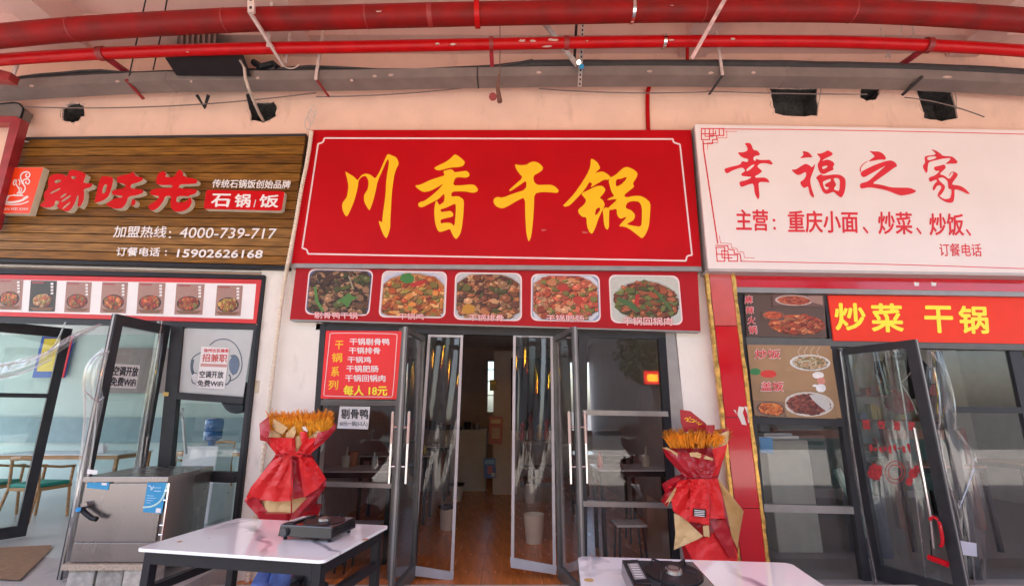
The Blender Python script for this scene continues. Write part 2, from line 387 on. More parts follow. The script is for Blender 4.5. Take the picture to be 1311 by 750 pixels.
# interior shells
TEALW = mat('pale_teal_wall', (.45, .57, .56), .7, var=.03)
DARKW = mat('dim_brown_wall', (.48, .38, .34), .8, var=.1)
GREYW = mat('grey_green_wall', (.50, .51, .48), .7, var=.08)
def room(nm, x0, x1, y1, z1, m, cm=None, side=.08):
    struct(build(nm+'_back_wall', MB().box(x0, x1, y1, y1+.1, -.3, z1), m))
    if nm != 'left_shop': struct(build(nm+'_side_wall', MB().box(x0-side, x0, F+.12, y1+.1, -.3, z1), m))  # left shop's unseen side is left open to let daylight in
    struct(build(nm+'_side_wall', MB().box(x1, x1+side, F+.12, y1+.1, -.3, z1), m))
    struct(build(nm+'_ceiling', MB().box(x0-side, x1+side, F+.12, y1+.1, z1, z1+.08), cm or m))
room('left_shop', -12, -2.78, 10.2, 3.0, TEALW, mat('white_ceiling', (.75, .76, .76), .8))
room('right_shop', 2.2, 9, 9.5, 3.0, GREYW)
# centre shop: tall slit window in the back wall; right opening added for daylight
struct(build('center_shop_back_wall', MB().box(-2.6, -.62, 12.2, 12.3, -.3, 3).box(-.40, 1.5, 12.2, 12.3, -.3, 3).box(1.5, 2.0, 12.2, 12.3, -.3, .9).box(1.5, 2.0, 12.2, 12.3, 2.6, 3).box(-.62, -.40, 12.2, 12.3, -.3, 1.35).box(-.62, -.40, 12.2, 12.3, 2.62, 3), DARKW))
struct(build('center_shop_side_wall', MB().box(-2.68, -2.6, F+.12, 12.3, -.3, 3), DARKW))
struct(build('center_shop_side_wall', MB().box(2.0, 2.08, F+.12, 12.3, -.3, 3), mat('brown_side_wall', (.52, .44, .40), .7)))
struct(build('center_shop_ceiling', MB().box(-2.68, 2.08, F+.12, 12.3, 3, 3.08), mat('shop_ceiling', (.6, .54, .50), .8)))
# arcade ceiling, beams, and the storey above that throws the shade
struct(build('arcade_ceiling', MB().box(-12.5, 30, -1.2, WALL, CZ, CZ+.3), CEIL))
struct(build('upper_storeys', MB().box(-12.5, 30, -1.2, 12.5, CZ+.3, CZ+9), PEACH))
for x0, x1 in ((-5.75, -5.35), (-2.95, -2.5), (2.15, 2.5), (5.6, 6.0)):
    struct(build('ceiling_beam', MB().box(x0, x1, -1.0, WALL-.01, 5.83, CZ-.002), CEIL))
struct(build('edge_beam', MB().box(-12.5, 30, -1.2, -.8, 5.4, CZ-.004), PEACH))
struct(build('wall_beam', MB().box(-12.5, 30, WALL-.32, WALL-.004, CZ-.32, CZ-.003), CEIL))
# --- facade wall above the signs with the knocked-through holes
wall = tag(struct(build('facade_wall', MB().box(-12.5, -9, WALL, WALL+.12, 2.6, CZ).box(9, 30, WALL, WALL+.12, 0, CZ), PEACH)), 'peach painted facade wall with rough holes knocked above the shop signs', 'wall')
del wall['kind']
def jag(pts, n=3, j=.012, rnd=random.Random(5)):
    out = []
    for i in range(len(pts)):
        a, b = pts[i], pts[(i+1) % len(pts)]
        for k in range(n): out.append(a.lerp(b, k/n)+Vector((rnd.uniform(-j, j), 0, rnd.uniform(-j, j))))
    return out
holes = [[(80,139),(92,133),(99,131),(107,136),(108,148),(99,156),(92,158),(81,154)],
         [(319,138),(330,131),(350,130),(356,138),(352,150),(338,158),(322,154)],
         [(984,112),(1046,114),(1047,148),(1022,150),(992,146),(990,130)],
         [(1102,112),(1128,112),(1122,127),(1110,130),(1102,126)],
         [(1172,112),(1219,118),(1227,152),(1205,156),(1184,152),(1178,132)]]
hp = [jag([P(x, y, WALL) for x, y in h]) for h in holes]
outer = [Vector((-9, WALL, 2.6)), Vector((9, WALL, 2.6)), Vector((9, WALL, CZ)), Vector((-9, WALL, CZ))]
build('wall_face', MB().poly([outer]+hp), PEACH, wall)
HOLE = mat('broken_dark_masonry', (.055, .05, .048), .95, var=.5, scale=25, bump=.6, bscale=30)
RUB = mat('broken_plaster', (.42, .34, .30), .95, var=.4, scale=30, bump=.5)
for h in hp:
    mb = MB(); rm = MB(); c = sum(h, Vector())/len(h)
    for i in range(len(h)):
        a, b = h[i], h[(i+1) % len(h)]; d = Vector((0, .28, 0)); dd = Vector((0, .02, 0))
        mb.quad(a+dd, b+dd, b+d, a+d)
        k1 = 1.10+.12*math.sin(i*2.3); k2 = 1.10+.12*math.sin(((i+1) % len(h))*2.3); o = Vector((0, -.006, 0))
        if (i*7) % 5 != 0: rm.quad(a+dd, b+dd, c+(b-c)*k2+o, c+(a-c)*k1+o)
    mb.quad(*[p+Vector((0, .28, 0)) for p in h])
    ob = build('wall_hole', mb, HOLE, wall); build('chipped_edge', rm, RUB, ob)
# pillars between the shops
tag(build('white_pillar', prism([(336,300),(413,300),(413,415),(388,760),(291,760),(335,352)], WALL-.05, .3), WHITE_W), 'white painted pillar between the brown slatted shop sign front and the middle shop', 'pillar')
tag(build('white_pillar', prism([(862,300),(905,300),(905,350),(950,760),(898,760),(866,430)], WALL-.05, .3), WHITE_W), 'narrow white pillar between the middle shop and the glossy red pillar', 'pillar')
build('paint_scuff', prism([(318,487),(333,487),(331,503),(316,503)], WALL-.053, .002), mat('scuffed_paint', (.55, .48, .36), .8, var=.2), bpy.data.objects['white_pillar'])
# white bulkhead under the left sign, red header beam under the right sign
tag(build('bulkhead', prism([(-60,330),(372,338),(368,352),(336,352),(336,349),(-60,340)], WALL-.04, .2), BULK), 'off-white bulkhead strip under the brown slatted sign', 'bulkhead')
hb = tag(build('red_header_beam', prism([(938,349),(1345,356),(1345,374),(940,367)], 5.02, .15), REDTILE), 'dark red glossy header beam under the white sign', 'header beam')
build('header_lip', prism([(940,367.2),(1345,374.2),(1345,380),(942,374)], 5.03, .1), SILVER, hb)
for x in (1170, 1192): build('torn_sticker', prism([(x, 361), (x+7, 362), (x+6, 366), (x+1, 366)], 5.018, .001), PAPERW, hb)
# red pillar with gold edges: panels, gold strips, torn patch
rp = empty('red_pillar', P(945, 745, 5.0), 'tall glossy red panelled pillar with gold edges at the right shop', 'pillar')
def px(x0, x1, y): return x0+(x1-x0)*(y-346)/(722-346)
Lf = lambda y: px(904.5, 947, y); Rt = lambda y: px(938, 984, y)
ys = [346, 417, 534, 650, 765]
for a, b in zip(ys, ys[1:]):
    build('panel', prism([(Lf(a)+3, a+.5), (Rt(a)-2, a+.5), (Rt(b)-2, b-.3), (Lf(b)+3, b-.3)], 4.98, .2), REDTILE if a > 346 else mat('pale_red_panel', (.56, .10, .09), .15, coat=.5), rp)
def strip(name, fx, w, Y, m, par, y0=346, y1=765, n=30, j=.8):
    rn = random.Random(9); l = []; r = []
    for i in range(n+1):
        y = y0+(y1-y0)*i/n; l.append((fx(y)-w/2+rn.uniform(-j, j)*.3, y)); r.append((fx(y)+w/2+rn.uniform(-j, j), y))
    mb = MB()
    for i in range(n):
        q = [P(*l[i], Y), P(*r[i], Y), P(*r[i+1], Y), P(*l[i+1], Y)]; mb.hexa(q, [p+Vector((0, .05, 0)) for p in q])
    return build(name, mb, m, par)
strip('gold_edge', Lf, 4, 4.97, GOLD, rp); strip('gold_edge', Rt, 4.5, 4.97, GOLD, rp)
for pts in ([(946,520),(953,521),(951,528),(956,544),(950,543),(944,530)], [(953,520),(962,521),(963,542),(958,541),(957,530)], [(939,524),(942,525),(943,530)]):
    build('torn_patch', MB().poly([[P(x, y, 4.976) for x, y in pts]], Vector((0, .002, 0))), mat('bare_plaster', (.72, .66, .60), .8), rp)

# ================================================================== PIPES AND TRAY
def smooth(pts, it=2):
    for _ in range(it):
        o = [pts[0]]
        for a, b in zip(pts, pts[1:]): o += [(a[0]*.75+b[0]*.25, a[1]*.75+b[1]*.25), (a[0]*.25+b[0]*.75, a[1]*.25+b[1]*.75)]
        pts = o+[pts[-1]]
    return pts
BIG = smooth([(-140,70),(-60,54),(0,46.5),(105,37),(210,30.5),(310,25.5),(420,23),(550,19.5),(700,16.5),(850,13.5),(1050,13),(1150,16),(1253,22),(1330,28),(1420,37)])
SML = smooth([(-140,95),(-60,83),(0,76.5),(105,70),(210,65.5),(310,62.5),(420,61),(550,58.5),(700,55.5),(850,53),(1050,53),(1150,56.5),(1253,61.5),(1330,67),(1420,74)])
TRY = smooth([(-140,125),(-60,118.5),(0,114.6),(105,108),(210,103),(420,102),(600,98),(820,95.5),(1000,97.5),(1150,99.5),(1253,104),(1330,108),(1420,115)])
def yat(pl, x):
    for a, b in zip(pl, pl[1:]):
        if a[0] <= x <= b[0]: return a[1]+(b[1]-a[1])*(x-a[0])/(b[0]-a[0])
YB, YS, YT = 4.2, 4.5, 4.74; RB, RS = .118, .064
bigp = tag(build('fire_main_pipe', MB().tube([P(x, y, YB) for x, y in BIG], RB, 28), PIPE_A, smooth=True), 'thickest dark red fire main pipe, topmost, running under the ceiling', 'pipe')
smp = tag(build('fire_branch_pipe', MB().tube([P(x, y, YS) for x, y in SML], RS, 22), PIPE_B, smooth=True), 'thinner bright red pipe between the thick red main and the grey tray', 'pipe')
def ring(par, pl, Y, x, r, ln, m, name='pipe_clamp'):
    a = P(x-ln, yat(pl, x-ln), Y); b = P(x+ln, yat(pl, x+ln), Y)
    return build(name, MB().tube([a, b], r, 24), m, par, smooth=True)
ring(bigp, BIG, YB, 611, RB+.022, 3.2, PIPE_B, 'coupling'); ring(bigp, BIG, YB, 551, RB+.002, 3, PIPE_OLD, 'joint_band')
ring(bigp, BIG, YB, 809, RB+.012, 2, CHROME)
ring(smp, SML, YS, 629, RS+.016, 2.5, PIPE_OLD); ring(smp, SML, YS, 725, RS+.014, 3, PIPE_OLD, 'coupling')
ring(smp, SML, YS, 850, RS+.014, 2, CHROME); ring(smp, SML, YS, 1187, RS+.02, 3.5, PIPE_OLD); ring(smp, SML, YS, 131, RS+.012, 4, PIPE_OLD)
# paint chips on the pipes
rnd = random.Random(11); CHIP = mat('chipped_primer', (.55, .38, .33), .8, var=.2)
for (x, dy, par, pl, Y, r, w) in [(668,-4,smp,SML,YS,RS,5),(682,-3,smp,SML,YS,RS,5),(708,-4,smp,SML,YS,RS,6),(700,4,smp,SML,YS,RS,6),(752,-2,smp,SML,YS,RS,2),(560,-2,smp,SML,YS,RS,4),(580,-1,smp,SML,YS,RS,4),(860,-2,smp,SML,YS,RS,4),(938,-3,smp,SML,YS,RS,4),(500,-8,bigp,BIG,YB,RB,5),(485,-7,bigp,BIG,YB,RB,4),(385,-9,bigp,BIG,YB,RB,3),(860,-7,bigp,BIG,YB,RB,3),(240,2,smp,SML,YS,RS,2)]:
    k = math.sqrt(max(0, 1-(dy/ (10 if par is smp else 15))**2)); n = 9
    pts = [P(x+w*math.cos(6.28*i/n)*rnd.uniform(.5, 1.2), yat(pl, x)+dy+w*.35*math.sin(6.28*i/n)*rnd.uniform(.4, 1.3), Y-r*k-.006) for i in range(n)]
    build('paint_chip', MB().poly([pts], Vector((0, .003, 0))), CHIP, par)
tr = empty('cable_tray', P(640, 98, YT), 'grey square metal cable tray running along the wall over the signs', 'cable tray')
h = .125; dp = .21
segs = [(-140, 210), (210, 420), (420, 611), (611, 820), (820, 1010), (1010, 1200), (1200, 1420)]
for a, b in segs:
    xs_ = [a]+[x for x, y in TRY if a < x < b]+[b]; mb = MB()
    for x0, x1 in zip(xs_, xs_[1:]):
        p0, p1 = P(x0, yat(TRY, x0), YT), P(x1, yat(TRY, x1), YT)
        U, D = Vector((0, 0, h)), Vector((0, dp, 0))
        mb.hexa([p0, p1, p1+U, p0+U], [p0+D, p1+D, p1+U+D, p0+U+D])
    build('tray_section', mb, TRAY, tr)
for x in (611, 1010, 210):
    p = P(x, yat(TRY, x), YT); build('joint_plate', MB().box(p.x-.008, p.x+.008, YT-.004, YT+dp+.003, p.z-.004, p.z+h+.004), BLACKP if x == 611 else TRAY, tr)
for bx_, by0 in ((95, 0), (290, 0), (470, 0), (900, 0), (1090, 0)): ring(bigp, BIG, YB, bx_, RB+.003, .8, PIPE_OLD, 'weld_seam')
for x, w_, dy, m_ in ((500,5,-8,0),(480,3,-6,0),(690,4,-8,0),(832,4,-9,0),(910,4,-6,0),(1213,6,-7,0),(965,3,-8,0),(40,3,-4,0),(150,3,-3,0),(330,3,-5,0),(245,2,3,1),(450,3,4,1)):
    pts = [P(x+w_*math.cos(6.28*i/7)*rnd.uniform(.5, 1.2), yat(TRY, x)+dy*.5+1.6*math.sin(6.28*i/7), YT-.003) for i in range(7)]
    build('paint_splash', MB().poly([pts], Vector((0, .002, 0))), CHIP, tr)
# black insulated pipe lying on the tray
BLK = [(x, y-(20 if x > 600 else 16 if x > 450 else 8)+(0)) for x, y in TRY]
bp_ = []
for x, y in TRY:
    p = P(x, y, YT); wob = .018*math.sin(x*.021)+.01*math.sin(x*.07)
    up = .06 if x > 640 else (-.01 if x > 380 else .0)
    bp_.append((p.x, YT+.12, p.z+h+.055+up+wob*(.3 if x > 640 else 1)))
tag(build('insulated_pipe', MB().tube(bp_, .058, 14), BLACKP, smooth=True), 'black insulated pipe lying on top of the grey cable tray', 'pipe')
tag(build('sagging_cable', MB().tube([(p[0], p[1]-.06, p[2]+.0+.04*math.sin(p[0]*2.1)) for p in bp_ if p[0] < 0.4], .014, 6), BLACKP), 'thin black cable sagging beside the insulated pipe on the tray, left half', 'cable')
# hangers and struts
def bar(a, b, w, d, up=None):
    a = Vector(a); b = Vector(b); t = (b-a).normalized(); u = t.cross(Vector((0, 1, 0)))
    if u.length < .1: u = Vector((1, 0, 0))
    u.normalize(); v = t.cross(u).normalized(); u *= w/2; v *= d/2
    return MB().hexa([a-u-v, a+u-v, a+u+v, a-u+v], [b-u-v, b+u-v, b+u+v, b-u+v])
def hanger(name, a, b, w, d, m, lab, cat='hanger', grp=None, holes=0, dark=BLACKM):
    o = tag(build(name, bar(a, b, w, d), m), lab, cat, grp)
    if holes:
        a = Vector(a); b = Vector(b); n = (b-a).normalized(); side = Vector((1, 0, 0)); nrm = Vector((0, -1, 0)) if abs(n.y) < .7 else Vector((0, 0, -1))
        for i in range(holes):
            c = a.lerp(b, (i+.5)/holes)+nrm*(d/2+.002); build('slot', MB().quad(c-side*w*.2-n*.014, c+side*w*.2-n*.014, c+side*w*.2+n*.014, c-side*w*.2+n*.014), dark, o)
    return o
hanger('strut_hanger', P(746,32,4.6), P(742,112,4.66), .042, .03, GALV, 'perforated vertical steel strut crossing the grey tray right of middle', holes=14)
hanger('strut_hanger', P(738,30,4.72), P(735,84,4.72), .03, .03, BLACKM, 'dark steel rod beside the perforated strut above the tray')
o = hanger('diagonal_brace', P(672,-2,4.3), P(739,84,4.62), .05, .03, GALV, 'grey diagonal steel brace passing behind the red pipes right of middle', 'brace')
build('bolt_head', MB().tube([P(741,80,4.6), P(741,80,4.56)], .028, 10), CHROME, o)
build('blue_tape', bar(P(745,83,4.585), P(744,88,4.585), .05, .01), BLUEPAP, o)
# cross struts at both sides: pink painted angle going from above the big pipe down towards the wall
hanger('painted_strut', P(322,-14,3.9), P(322,17,3.95), .065, .03, PINKST, 'pale pink perforated strut end hanging over the thick red pipe, left', holes=3)
hanger('painted_strut', P(320,16,3.96), P(363,84,4.70), .032, .03, PINKST, 'long pale pink strut slanting under the red pipes at left')
hanger('painted_strut', P(930,-4,3.95), P(886,75,4.45), .040, .03, mat('rusty_pink_strut', (.55, .34, .32), .6, var=.35, scale=14), 'long rusty pink slotted strut slanting left under the red pipes', holes=10, dark=PIPE_OLD)
hanger('painted_strut', P(915,28,4.75), P(925,96,4.70), .028, .02, PINKST, 'short pale strut standing in front of the tray, right of the slanting one')
hanger('painted_strut', P(414,38,4.78), P(404,102,4.70), .032, .02, PINKST, 'short pale strut in front of the tray above the end of the slatted sign')
hanger('painted_strut', P(372,40,4.75), P(366,80,4.75), .03, .02, PINKST, 'pale stub strut between the red pipes near the ceiling unit')
hanger('painted_strut', P(349,-6,4.3), P(343,60,4.4), .03, .02, PINKST, 'faint pale strut behind the thick pipe beside the ceiling unit')
hanger('tray_bracket', P(925,97,4.72), P(908,121,4.98), .025, .02, BLACKP, 'dark bracket under the tray, below the short pale strut at right', 'bracket')
hanger('tray_bracket', P(405,102,4.72), P(421,124,4.98), .025, .02, PIPE_OLD, 'dark red bracket under the tray above the sign gap at left', 'bracket')
hanger('tray_bracket', P(1181,98,4.70), P(1155,122,4.98), .03, .02, BLACKP, 'dark slanting bracket under the tray near the rightmost wall hole', 'bracket')
hanger('tray_bracket', P(161,102,4.72), P(184,127,4.98), .03, .02, PIPE_OLD, 'dark slanting bracket under the tray above the slatted sign, left', 'bracket')
for (x, lab) in ((131,'red bracket arm from the thin pipe back to the wall at left'), (1187,'red bracket arm from the thin pipe back to the wall at right')):
    s = 1 if x < 600 else -1
    hanger('pipe_bracket', P(x+6*s, yat(SML, x)+6, 4.55), P(x+35*s, yat(SML, x)+26, 4.9), .055, .04, mat('bracket_red', (.33, .02, .03), .5, var=.2), lab, 'bracket')
hanger('pipe_bracket', P(629,66,4.55), P(630,85,4.72), .045, .03, mat('bracket_red', (.33, .02, .03), .5), 'short red bracket below the thin red pipe at the middle', 'bracket')
o = tag(build('hook_hanger', MB().tube([P(640,-5,4.4), P(640,96,4.66)], .005, 5).tube([P(639,95,4.66), P(637,112,4.70), P(640,131,4.72)], .018, 6, rs=[.01, .022, .03]), mat('rusty_iron', (.16, .07, .05), .8, var=.3, scale=30)), 'thin wire with a rusty hook hanging over the tray at the middle', 'hook')
build('red_plug', MB().tube([P(631,124,4.95), P(631,124,4.85)], .048, 10), PIPE_OLD, o)
for xs_, lab in (((1128,20,1132,46),'a'), ((1160,22,1166,47),'b')): pass
sus = [((1125,25),(1131,48)), ((1168,25),(1170,48)), ((1157,24),(1151,48)), ((1135,60),(1140,74)), ((1141,60),(1134,74)), ((1166,62),(1171,74)), ((1154,-4),(1161,30))]
mb = MB()
for a, b in sus: mb.tube([P(*a, 4.75), P(*b, 4.8)], .007, 5)
tag(build('suspension_wires', mb, GALV), 'crossed thin steel wires behind the red pipes at right', 'wires')
tag(build('suspension_wires', MB().tube([P(188,-6,4.5), P(176,48,4.6), P(165,100,4.75)], .008, 5).tube([P(215,-6,4.6), P(206,45,4.7), P(196,90,4.85)], .008, 5), BLACKM), 'two thin dark wires dropping from the ceiling at left', 'wires')
tag(build('red_drop_pipe', MB().tube([P(876,-10,4.95), P(878,30,4.95), P(880,60,4.97), P(880,78,5.0)], .022, 8), PIPE_B, smooth=True), 'slim red pipe dropping behind the two red pipes at right', 'pipe')
tag(build('red_wall_conduit', MB().tube([P(834,104,5.08), P(829,118,5.12), P(829,142,5.12), P(830,168,5.12)], .026, 10), PIPE_B, smooth=True), 'slim red conduit on the wall dropping into the top of the red sign', 'conduit')
# thin cables along the wall
def sag(a, b, s, n=14): return [(a[0]+(b[0]-a[0])*i/n, a[1]+(b[1]-a[1])*i/n+s*4*(i/n)*(1-i/n)) for i in range(n+1)]
CABLE = mat('grey_cable', (.16, .11, .10), .6)
for pts, lab in ((sag((30,137),(405,119),8), 'thin cable sagging along the wall over the slatted sign'), (sag((405,124),(600,112),3), 'thin cable on the wall over the left half of the red sign'), (sag((690,114),(905,118),3), 'thin cable on the wall over the right half of the red sign'), (sag((905,117),(1110,121),1), 'thin cable passing over the square wall hole'), (sag((1158,125),(1260,150),-4), 'thin cable sloping over the rightmost wall hole')):
    tag(build('wall_cable', MB().tube([P(x, y, 4.98) for x, y in pts], .0075, 5), CABLE), lab, 'cable')
if 0: tag(build('loose_wire', MB().tube([P(902,66,4.55), P(930,68,4.56), P(985,85,4.7), P(1060,112,4.9), P(1140,135,5.1)], .005, 5), GALV), 'very thin grey wire slanting down across the tray at right', 'wire')
tag(build('white_hose', MB().tube([P(x, y, Y) for x, y, Y in ((308,78,4.6),(313,88,4.58),(314,100,4.57),(318,113,4.6),(325,130,4.8),(332,146,5.0),(338,156,5.2))], .017, 8), mat('cream_hose', (.52, .42, .36), .5), smooth=True), 'cream hose looping over the tray into the rough wall hole at left', 'hose')
tag(build('wire_loop', MB().tube([P(372+14*math.cos(a/10), 74+14*math.sin(a/10), 4.6) for a in range(5, 32, 2)], .006, 5), mat('cream_hose', (.7, .58, .5), .5)), 'thin curled wire by the ceiling unit', 'wire')
mb = MB()
for cx, cy, r in ((398,150,9), (401,143,8), (394,158,8)): mb.tube([P(cx+r*.45*math.cos(a/3), cy+r*math.sin(a/3), 4.99) for a in range(0, 20)], .006, 5)
tag(build('cable_coil', mb, mat('pale_cable', (.62, .52, .46), .5)), 'loose coil of pale cable at the top of the gap between the left signs', 'cable')
tag(build('black_bracket', MB().tube([P(252,122,4.98), P(262,138,5.05), P(267,122,4.98)], .02, 6), BLACKM), 'small black V bracket on the wall beneath the tray at left', 'bracket')
tag(build('black_bracket', MB().tube([P(318,122,4.98), P(322,138,5.0)], .03, 6), BLACKM), 'short black stub bracket under the tray beside the rough hole with the hose', 'bracket')
# spiral-wrapped cable in the gap between left and middle sign
mb = MB(); pts = [(399,168),(394,205),(385,245),(378,290),(369,335),(364,362),(357,410),(349,480),(340,560),(331,640),(322,700),(315,760)]
pp = [P(x, y, 4.90 if y < 340 else 5.04) for x, y in smooth(pts, 2)]
rs = [.019+.004*math.sin(i*2.2) for i in range(len(pp))]; 
dense = []
for a, b in zip(pp, pp[1:]):
    for k in range(6): dense.append(a.lerp(b, k/6))
tag(build('wrapped_cable', MB().tube(dense, .02, 8, rs=[.018+.006*(i % 2) for i in range(len(dense))]), mat('cream_wrap', (.72, .62, .50), .6, var=.15, scale=40)), 'cream spiral-wrapped cable running down between the slatted sign and the red sign', 'cable')
# ceiling unit at left: grille box + duct hood
ac = empty('ceiling_unit', P(270, 70, 4.75), 'dark louvred ventilation unit hanging at the ceiling behind the red pipes, left', 'ventilation unit')
build('hood', MB().hexa([P(211,74,4.7), P(312,72,4.7), P(322,98,4.7), P(226,97,4.7)], [P(225,60,5.1), P(305,60,5.1), P(318,96,5.1), P(240,96,5.1)]), BLACKM, ac)
gb = build('grille_box', MB().hexa([P(228,38,4.72), P(282,36,4.72), P(274,58,4.72), P(226,60,4.72)], [P(232,34,5.1), P(280,34,5.1), P(270,64,5.1), P(230,66,5.1)]), mat('dark_brown_unit', (.08, .05, .045), .6), ac)
for i in range(7):
    x = 232+i*7; build('louvre', prism([(x,38),(x+3,38),(x+2,58),(x-1,58)], 4.70, .01), mat('louvre_brown', (.20, .13, .12), .6), gb)
tag(build('cable_bundle', MB().tube([P(325,80,4.8), P(335,86,4.75), P(350,82,4.8), P(356,88,4.8)], .04, 7).tube([P(330,88,4.8), P(345,93,4.8)], .03, 6), BLACKM, smooth=True), 'black cable bundle lying on the tray beside the slanting pink strut', 'cables')
# red conduit at far left (L shape)
RC = mat('red_box_conduit', (.30, .022, .03), .35, var=.2, scale=8, coat=.2)
lc = empty('red_box_conduit', P(0, 300, 4.92), 'dark red box conduit turning down at the upper left corner beside the slatted sign', 'conduit')
build('down_leg', prism([(15,150),(27,152),(8,220),(-10,290),(-24,290),(-2,220)], 4.88, .1), RC, lc)
build('top_leg', prism([(-60,148),(20,149),(27,154),(22,157),(-60,158)], 4.885, .1), RC, lc)
tag(build('red_strut_end', prism([(-12,86),(14,93),(10,102),(-14,100)], 4.4, .1), PIPE_OLD), 'dark red steel strut end under the thin red pipe at the left edge', 'strut')
tag(build('painted_strut', bar(P(22,83,4.7), P(16,99,4.72), .04, .02), PINKST), 'short pale strut at the far left under the thin red pipe', 'hanger')
tag(build('black_cable', MB().tube([P(x, y, 5.0) for x, y in smooth([(-20,135),(5,133),(22,131),(31,138),(28,148),(24,160)], 2)], .012, 6), BLACKM), 'black cable looping over the red box conduit at upper left', 'cable')
o = tag(build('junction_box', prism([(-8,133),(22,133),(30,140),(26,150),(-10,150)], 5.0, .12), TRAY), 'small grey junction box behind the red box conduit', 'box')
# ================================================================== SIGNS
rnd = random.Random(21)
# ---- left slatted sign
SLATM = []
for i in range(4):
    c = [(.17, .070, .007), (.21, .088, .010), (.135, .052, .005), (.25, .12, .03)][i]
    m = mat('slat_wood_%d' % i, c, .5, spec=.3, var=.6, scale=3.5, bump=.12, bscale=18, stretch=(1, 1, 14)); SLATM.append(m)
YL = 5.03
ls = empty('slatted_sign', P(200, 335, YL), 'brown sign of horizontal wood-look slats with raised red characters and two phone numbers', 'shop sign')
build('backing', prism([(18,178),(392,173),(369,342),(-55,329)], YL+.035, .06), BLACKM, ls)
lx = lambda y: 19-(y-178)*.49; rx = lambda y: 391-(y-173)*.135
n = 14
for i in range(n):
    yl0 = 179+i*(329-179)/n; yl1 = 179+(i+1)*(329-179)/n; yr0 = 174+i*(340-174)/n; yr1 = 174+(i+1)*(340-174)/n
    q = [(lx(yl0)-(60 if i < 0 else 0), yl0+.5), (rx(yr0), yr0+.5), (rx(yr1), yr1-.8), (lx(yl1), yl1-.8)]
    build('slat', prism(q, YL+rnd.uniform(0, .006), .034), SLATM[(i*7) % 3 if i not in (10, 11, 12) else 3], ls)
build('bottom_trim', prism([(-57,329.5),(369,340.5),(368.5,344.5),(-59,334)], YL-.01, .09), BLACKM, ls)
build('top_trim', prism([(18,176),(392,171.2),(392,174),(18,179)], YL-.006, .05), FRAME, ls)
build('paint_smear', prism([(19,180),(32,180),(38,182),(20,182)], YL-.009, .003), PAPERW, ls)
# logo box
YG = 4.955
lb = build('logo_box', prism([(8.5,214.4),(55.8,214.4),(37.8,273.8),(-11,273)], YG, .073), CREAM, ls)
build('logo_face', prism([(8.5,214.6),(55.3,214.6),(37.4,273.4),(-10.6,272.6)], YG-.002, .002), ORLOGO, lb)
brush('cup_emblem', [
    ([(25,440),(45,480),(100,495),(160,490),(230,475),(300,430)], 22), ([(60,435),(90,430),(60,470),(50,455)], 26), ([(90,425),(200,410),(250,425)], 10),
    ([(140,415),(190,420),(240,415)], 16), ([(-10,480),(40,510),(140,520),(240,510),(305,480)], 12), ([(240,470),(270,440),(300,432)], 24),
    ([(180,400),(215,370),(185,320),(165,290),(180,255),(150,255),(140,300),(160,310)], 13), ([(215,405),(255,380),(275,340),(250,300),(240,260)], 13),
    ([(235,280),(215,220),(235,180),(280,165),(320,180),(315,220),(285,230),(270,205),(290,190)], 14), ([(240,300),(235,270),(265,245),(310,245),(318,280),(295,300),(270,285),(280,268)], 13),
    ([(205,330),(235,350),(225,380),(200,400)], 10), ([(195,245),(215,270),(205,310)], 12)], (0, 200), 8.33, YG-.004, WHT, lb)
text('YUAN WEI XIAN', rect(-2, 266, 35.5, 269.3, 1), onY(YG-.003), WHT, lb, .01)
# raised characters
CH3 = [
 ('raised_character', (0,200), [[[(740,150),(800,145),(920,185),(905,235),(885,290),(990,290),(975,330),(890,352),(900,400),(890,480),(855,540),(825,540),(840,430),(828,410),(800,500),(750,580),(700,592),(600,540),(640,485),(590,470),(580,530),(520,552),(440,540),(425,520),(480,475),(468,430),(470,390),(520,330),(508,280),(530,210),(600,185),(680,195),(715,225)],
    [(580,262),(590,295),(655,272),(640,250)],[(760,212),(765,242),(805,246),(812,220)],[(530,392),(545,405),(645,352),(640,338)],[(640,436),(652,450),(712,407),(700,393)],[(650,478),(662,496),(757,432),(750,413)],[(662,556),(676,566),(752,500),(742,486)]]]),
 ('raised_character', (115,200), [[[(130,210),(185,215),(240,225),(252,260),(225,360),(200,430),(140,475),(60,500),(48,480),(75,380),(100,260)],[(155,300),(125,395),(165,397),(188,306)]],
    [[(290,215),(430,190),(462,162),(492,215),(572,232),(560,262),(500,285),(440,300),(432,345),(570,355),(570,392),(500,418),(410,430),(390,500),(350,555),(260,562),(160,515),(230,475),(262,452),(340,440),(350,425),(235,412),(240,362),(370,345),(385,300),(288,282)]],
    [[(450,455),(492,470),(482,522),(438,530)]]]),
 ('raised_character', (115,200), [[[(730,180),(790,158),(818,190),(802,225),(900,225),(920,180),(960,138),(997,180),(992,215),(1150,250),(1140,292),(1050,300),(962,300),(938,345),(1150,352),(1132,400),(1040,425),(1085,452),(1087,500),(1060,550),(1000,587),(920,597),(868,560),(858,500),(870,425),(800,428),(790,470),(740,540),(680,582),(640,572),(618,530),(700,480),(752,428),(650,415),(638,372),(700,345),(868,340),(888,308),(740,310),(702,285),(710,240)],[(930,425),(918,485),(960,500),(1040,478),(1066,428)]]])]
for nm, org, shp in CH3: trace(nm, shp, org, 8.33, 4.965, REDLET, ls, .063, CREAM)
text('传统石锅饭创始品牌', rect(271, 229.5, 371, 240.5, 2, 1.5), onY(YL-.012), WHT, ls, .025)
bq = [(264,243.2),(364.5,245),(360.5,270),(260.5,267.6)]
bd = build('red_badge', MB().hexa([P(x, y, 4.96) for x, y in roundrect(bq, .12)], [P(x, y, 4.96)+Vector((0, .066, 0)) for x, y in roundrect(bq, .12)]), CREAM, ls)
build('badge_face', MB().hexa([P(x, y, 4.957) for x, y in roundrect(bq, .12)], [P(x, y, 4.959) for x, y in roundrect(bq, .12)]), REDLET, bd)
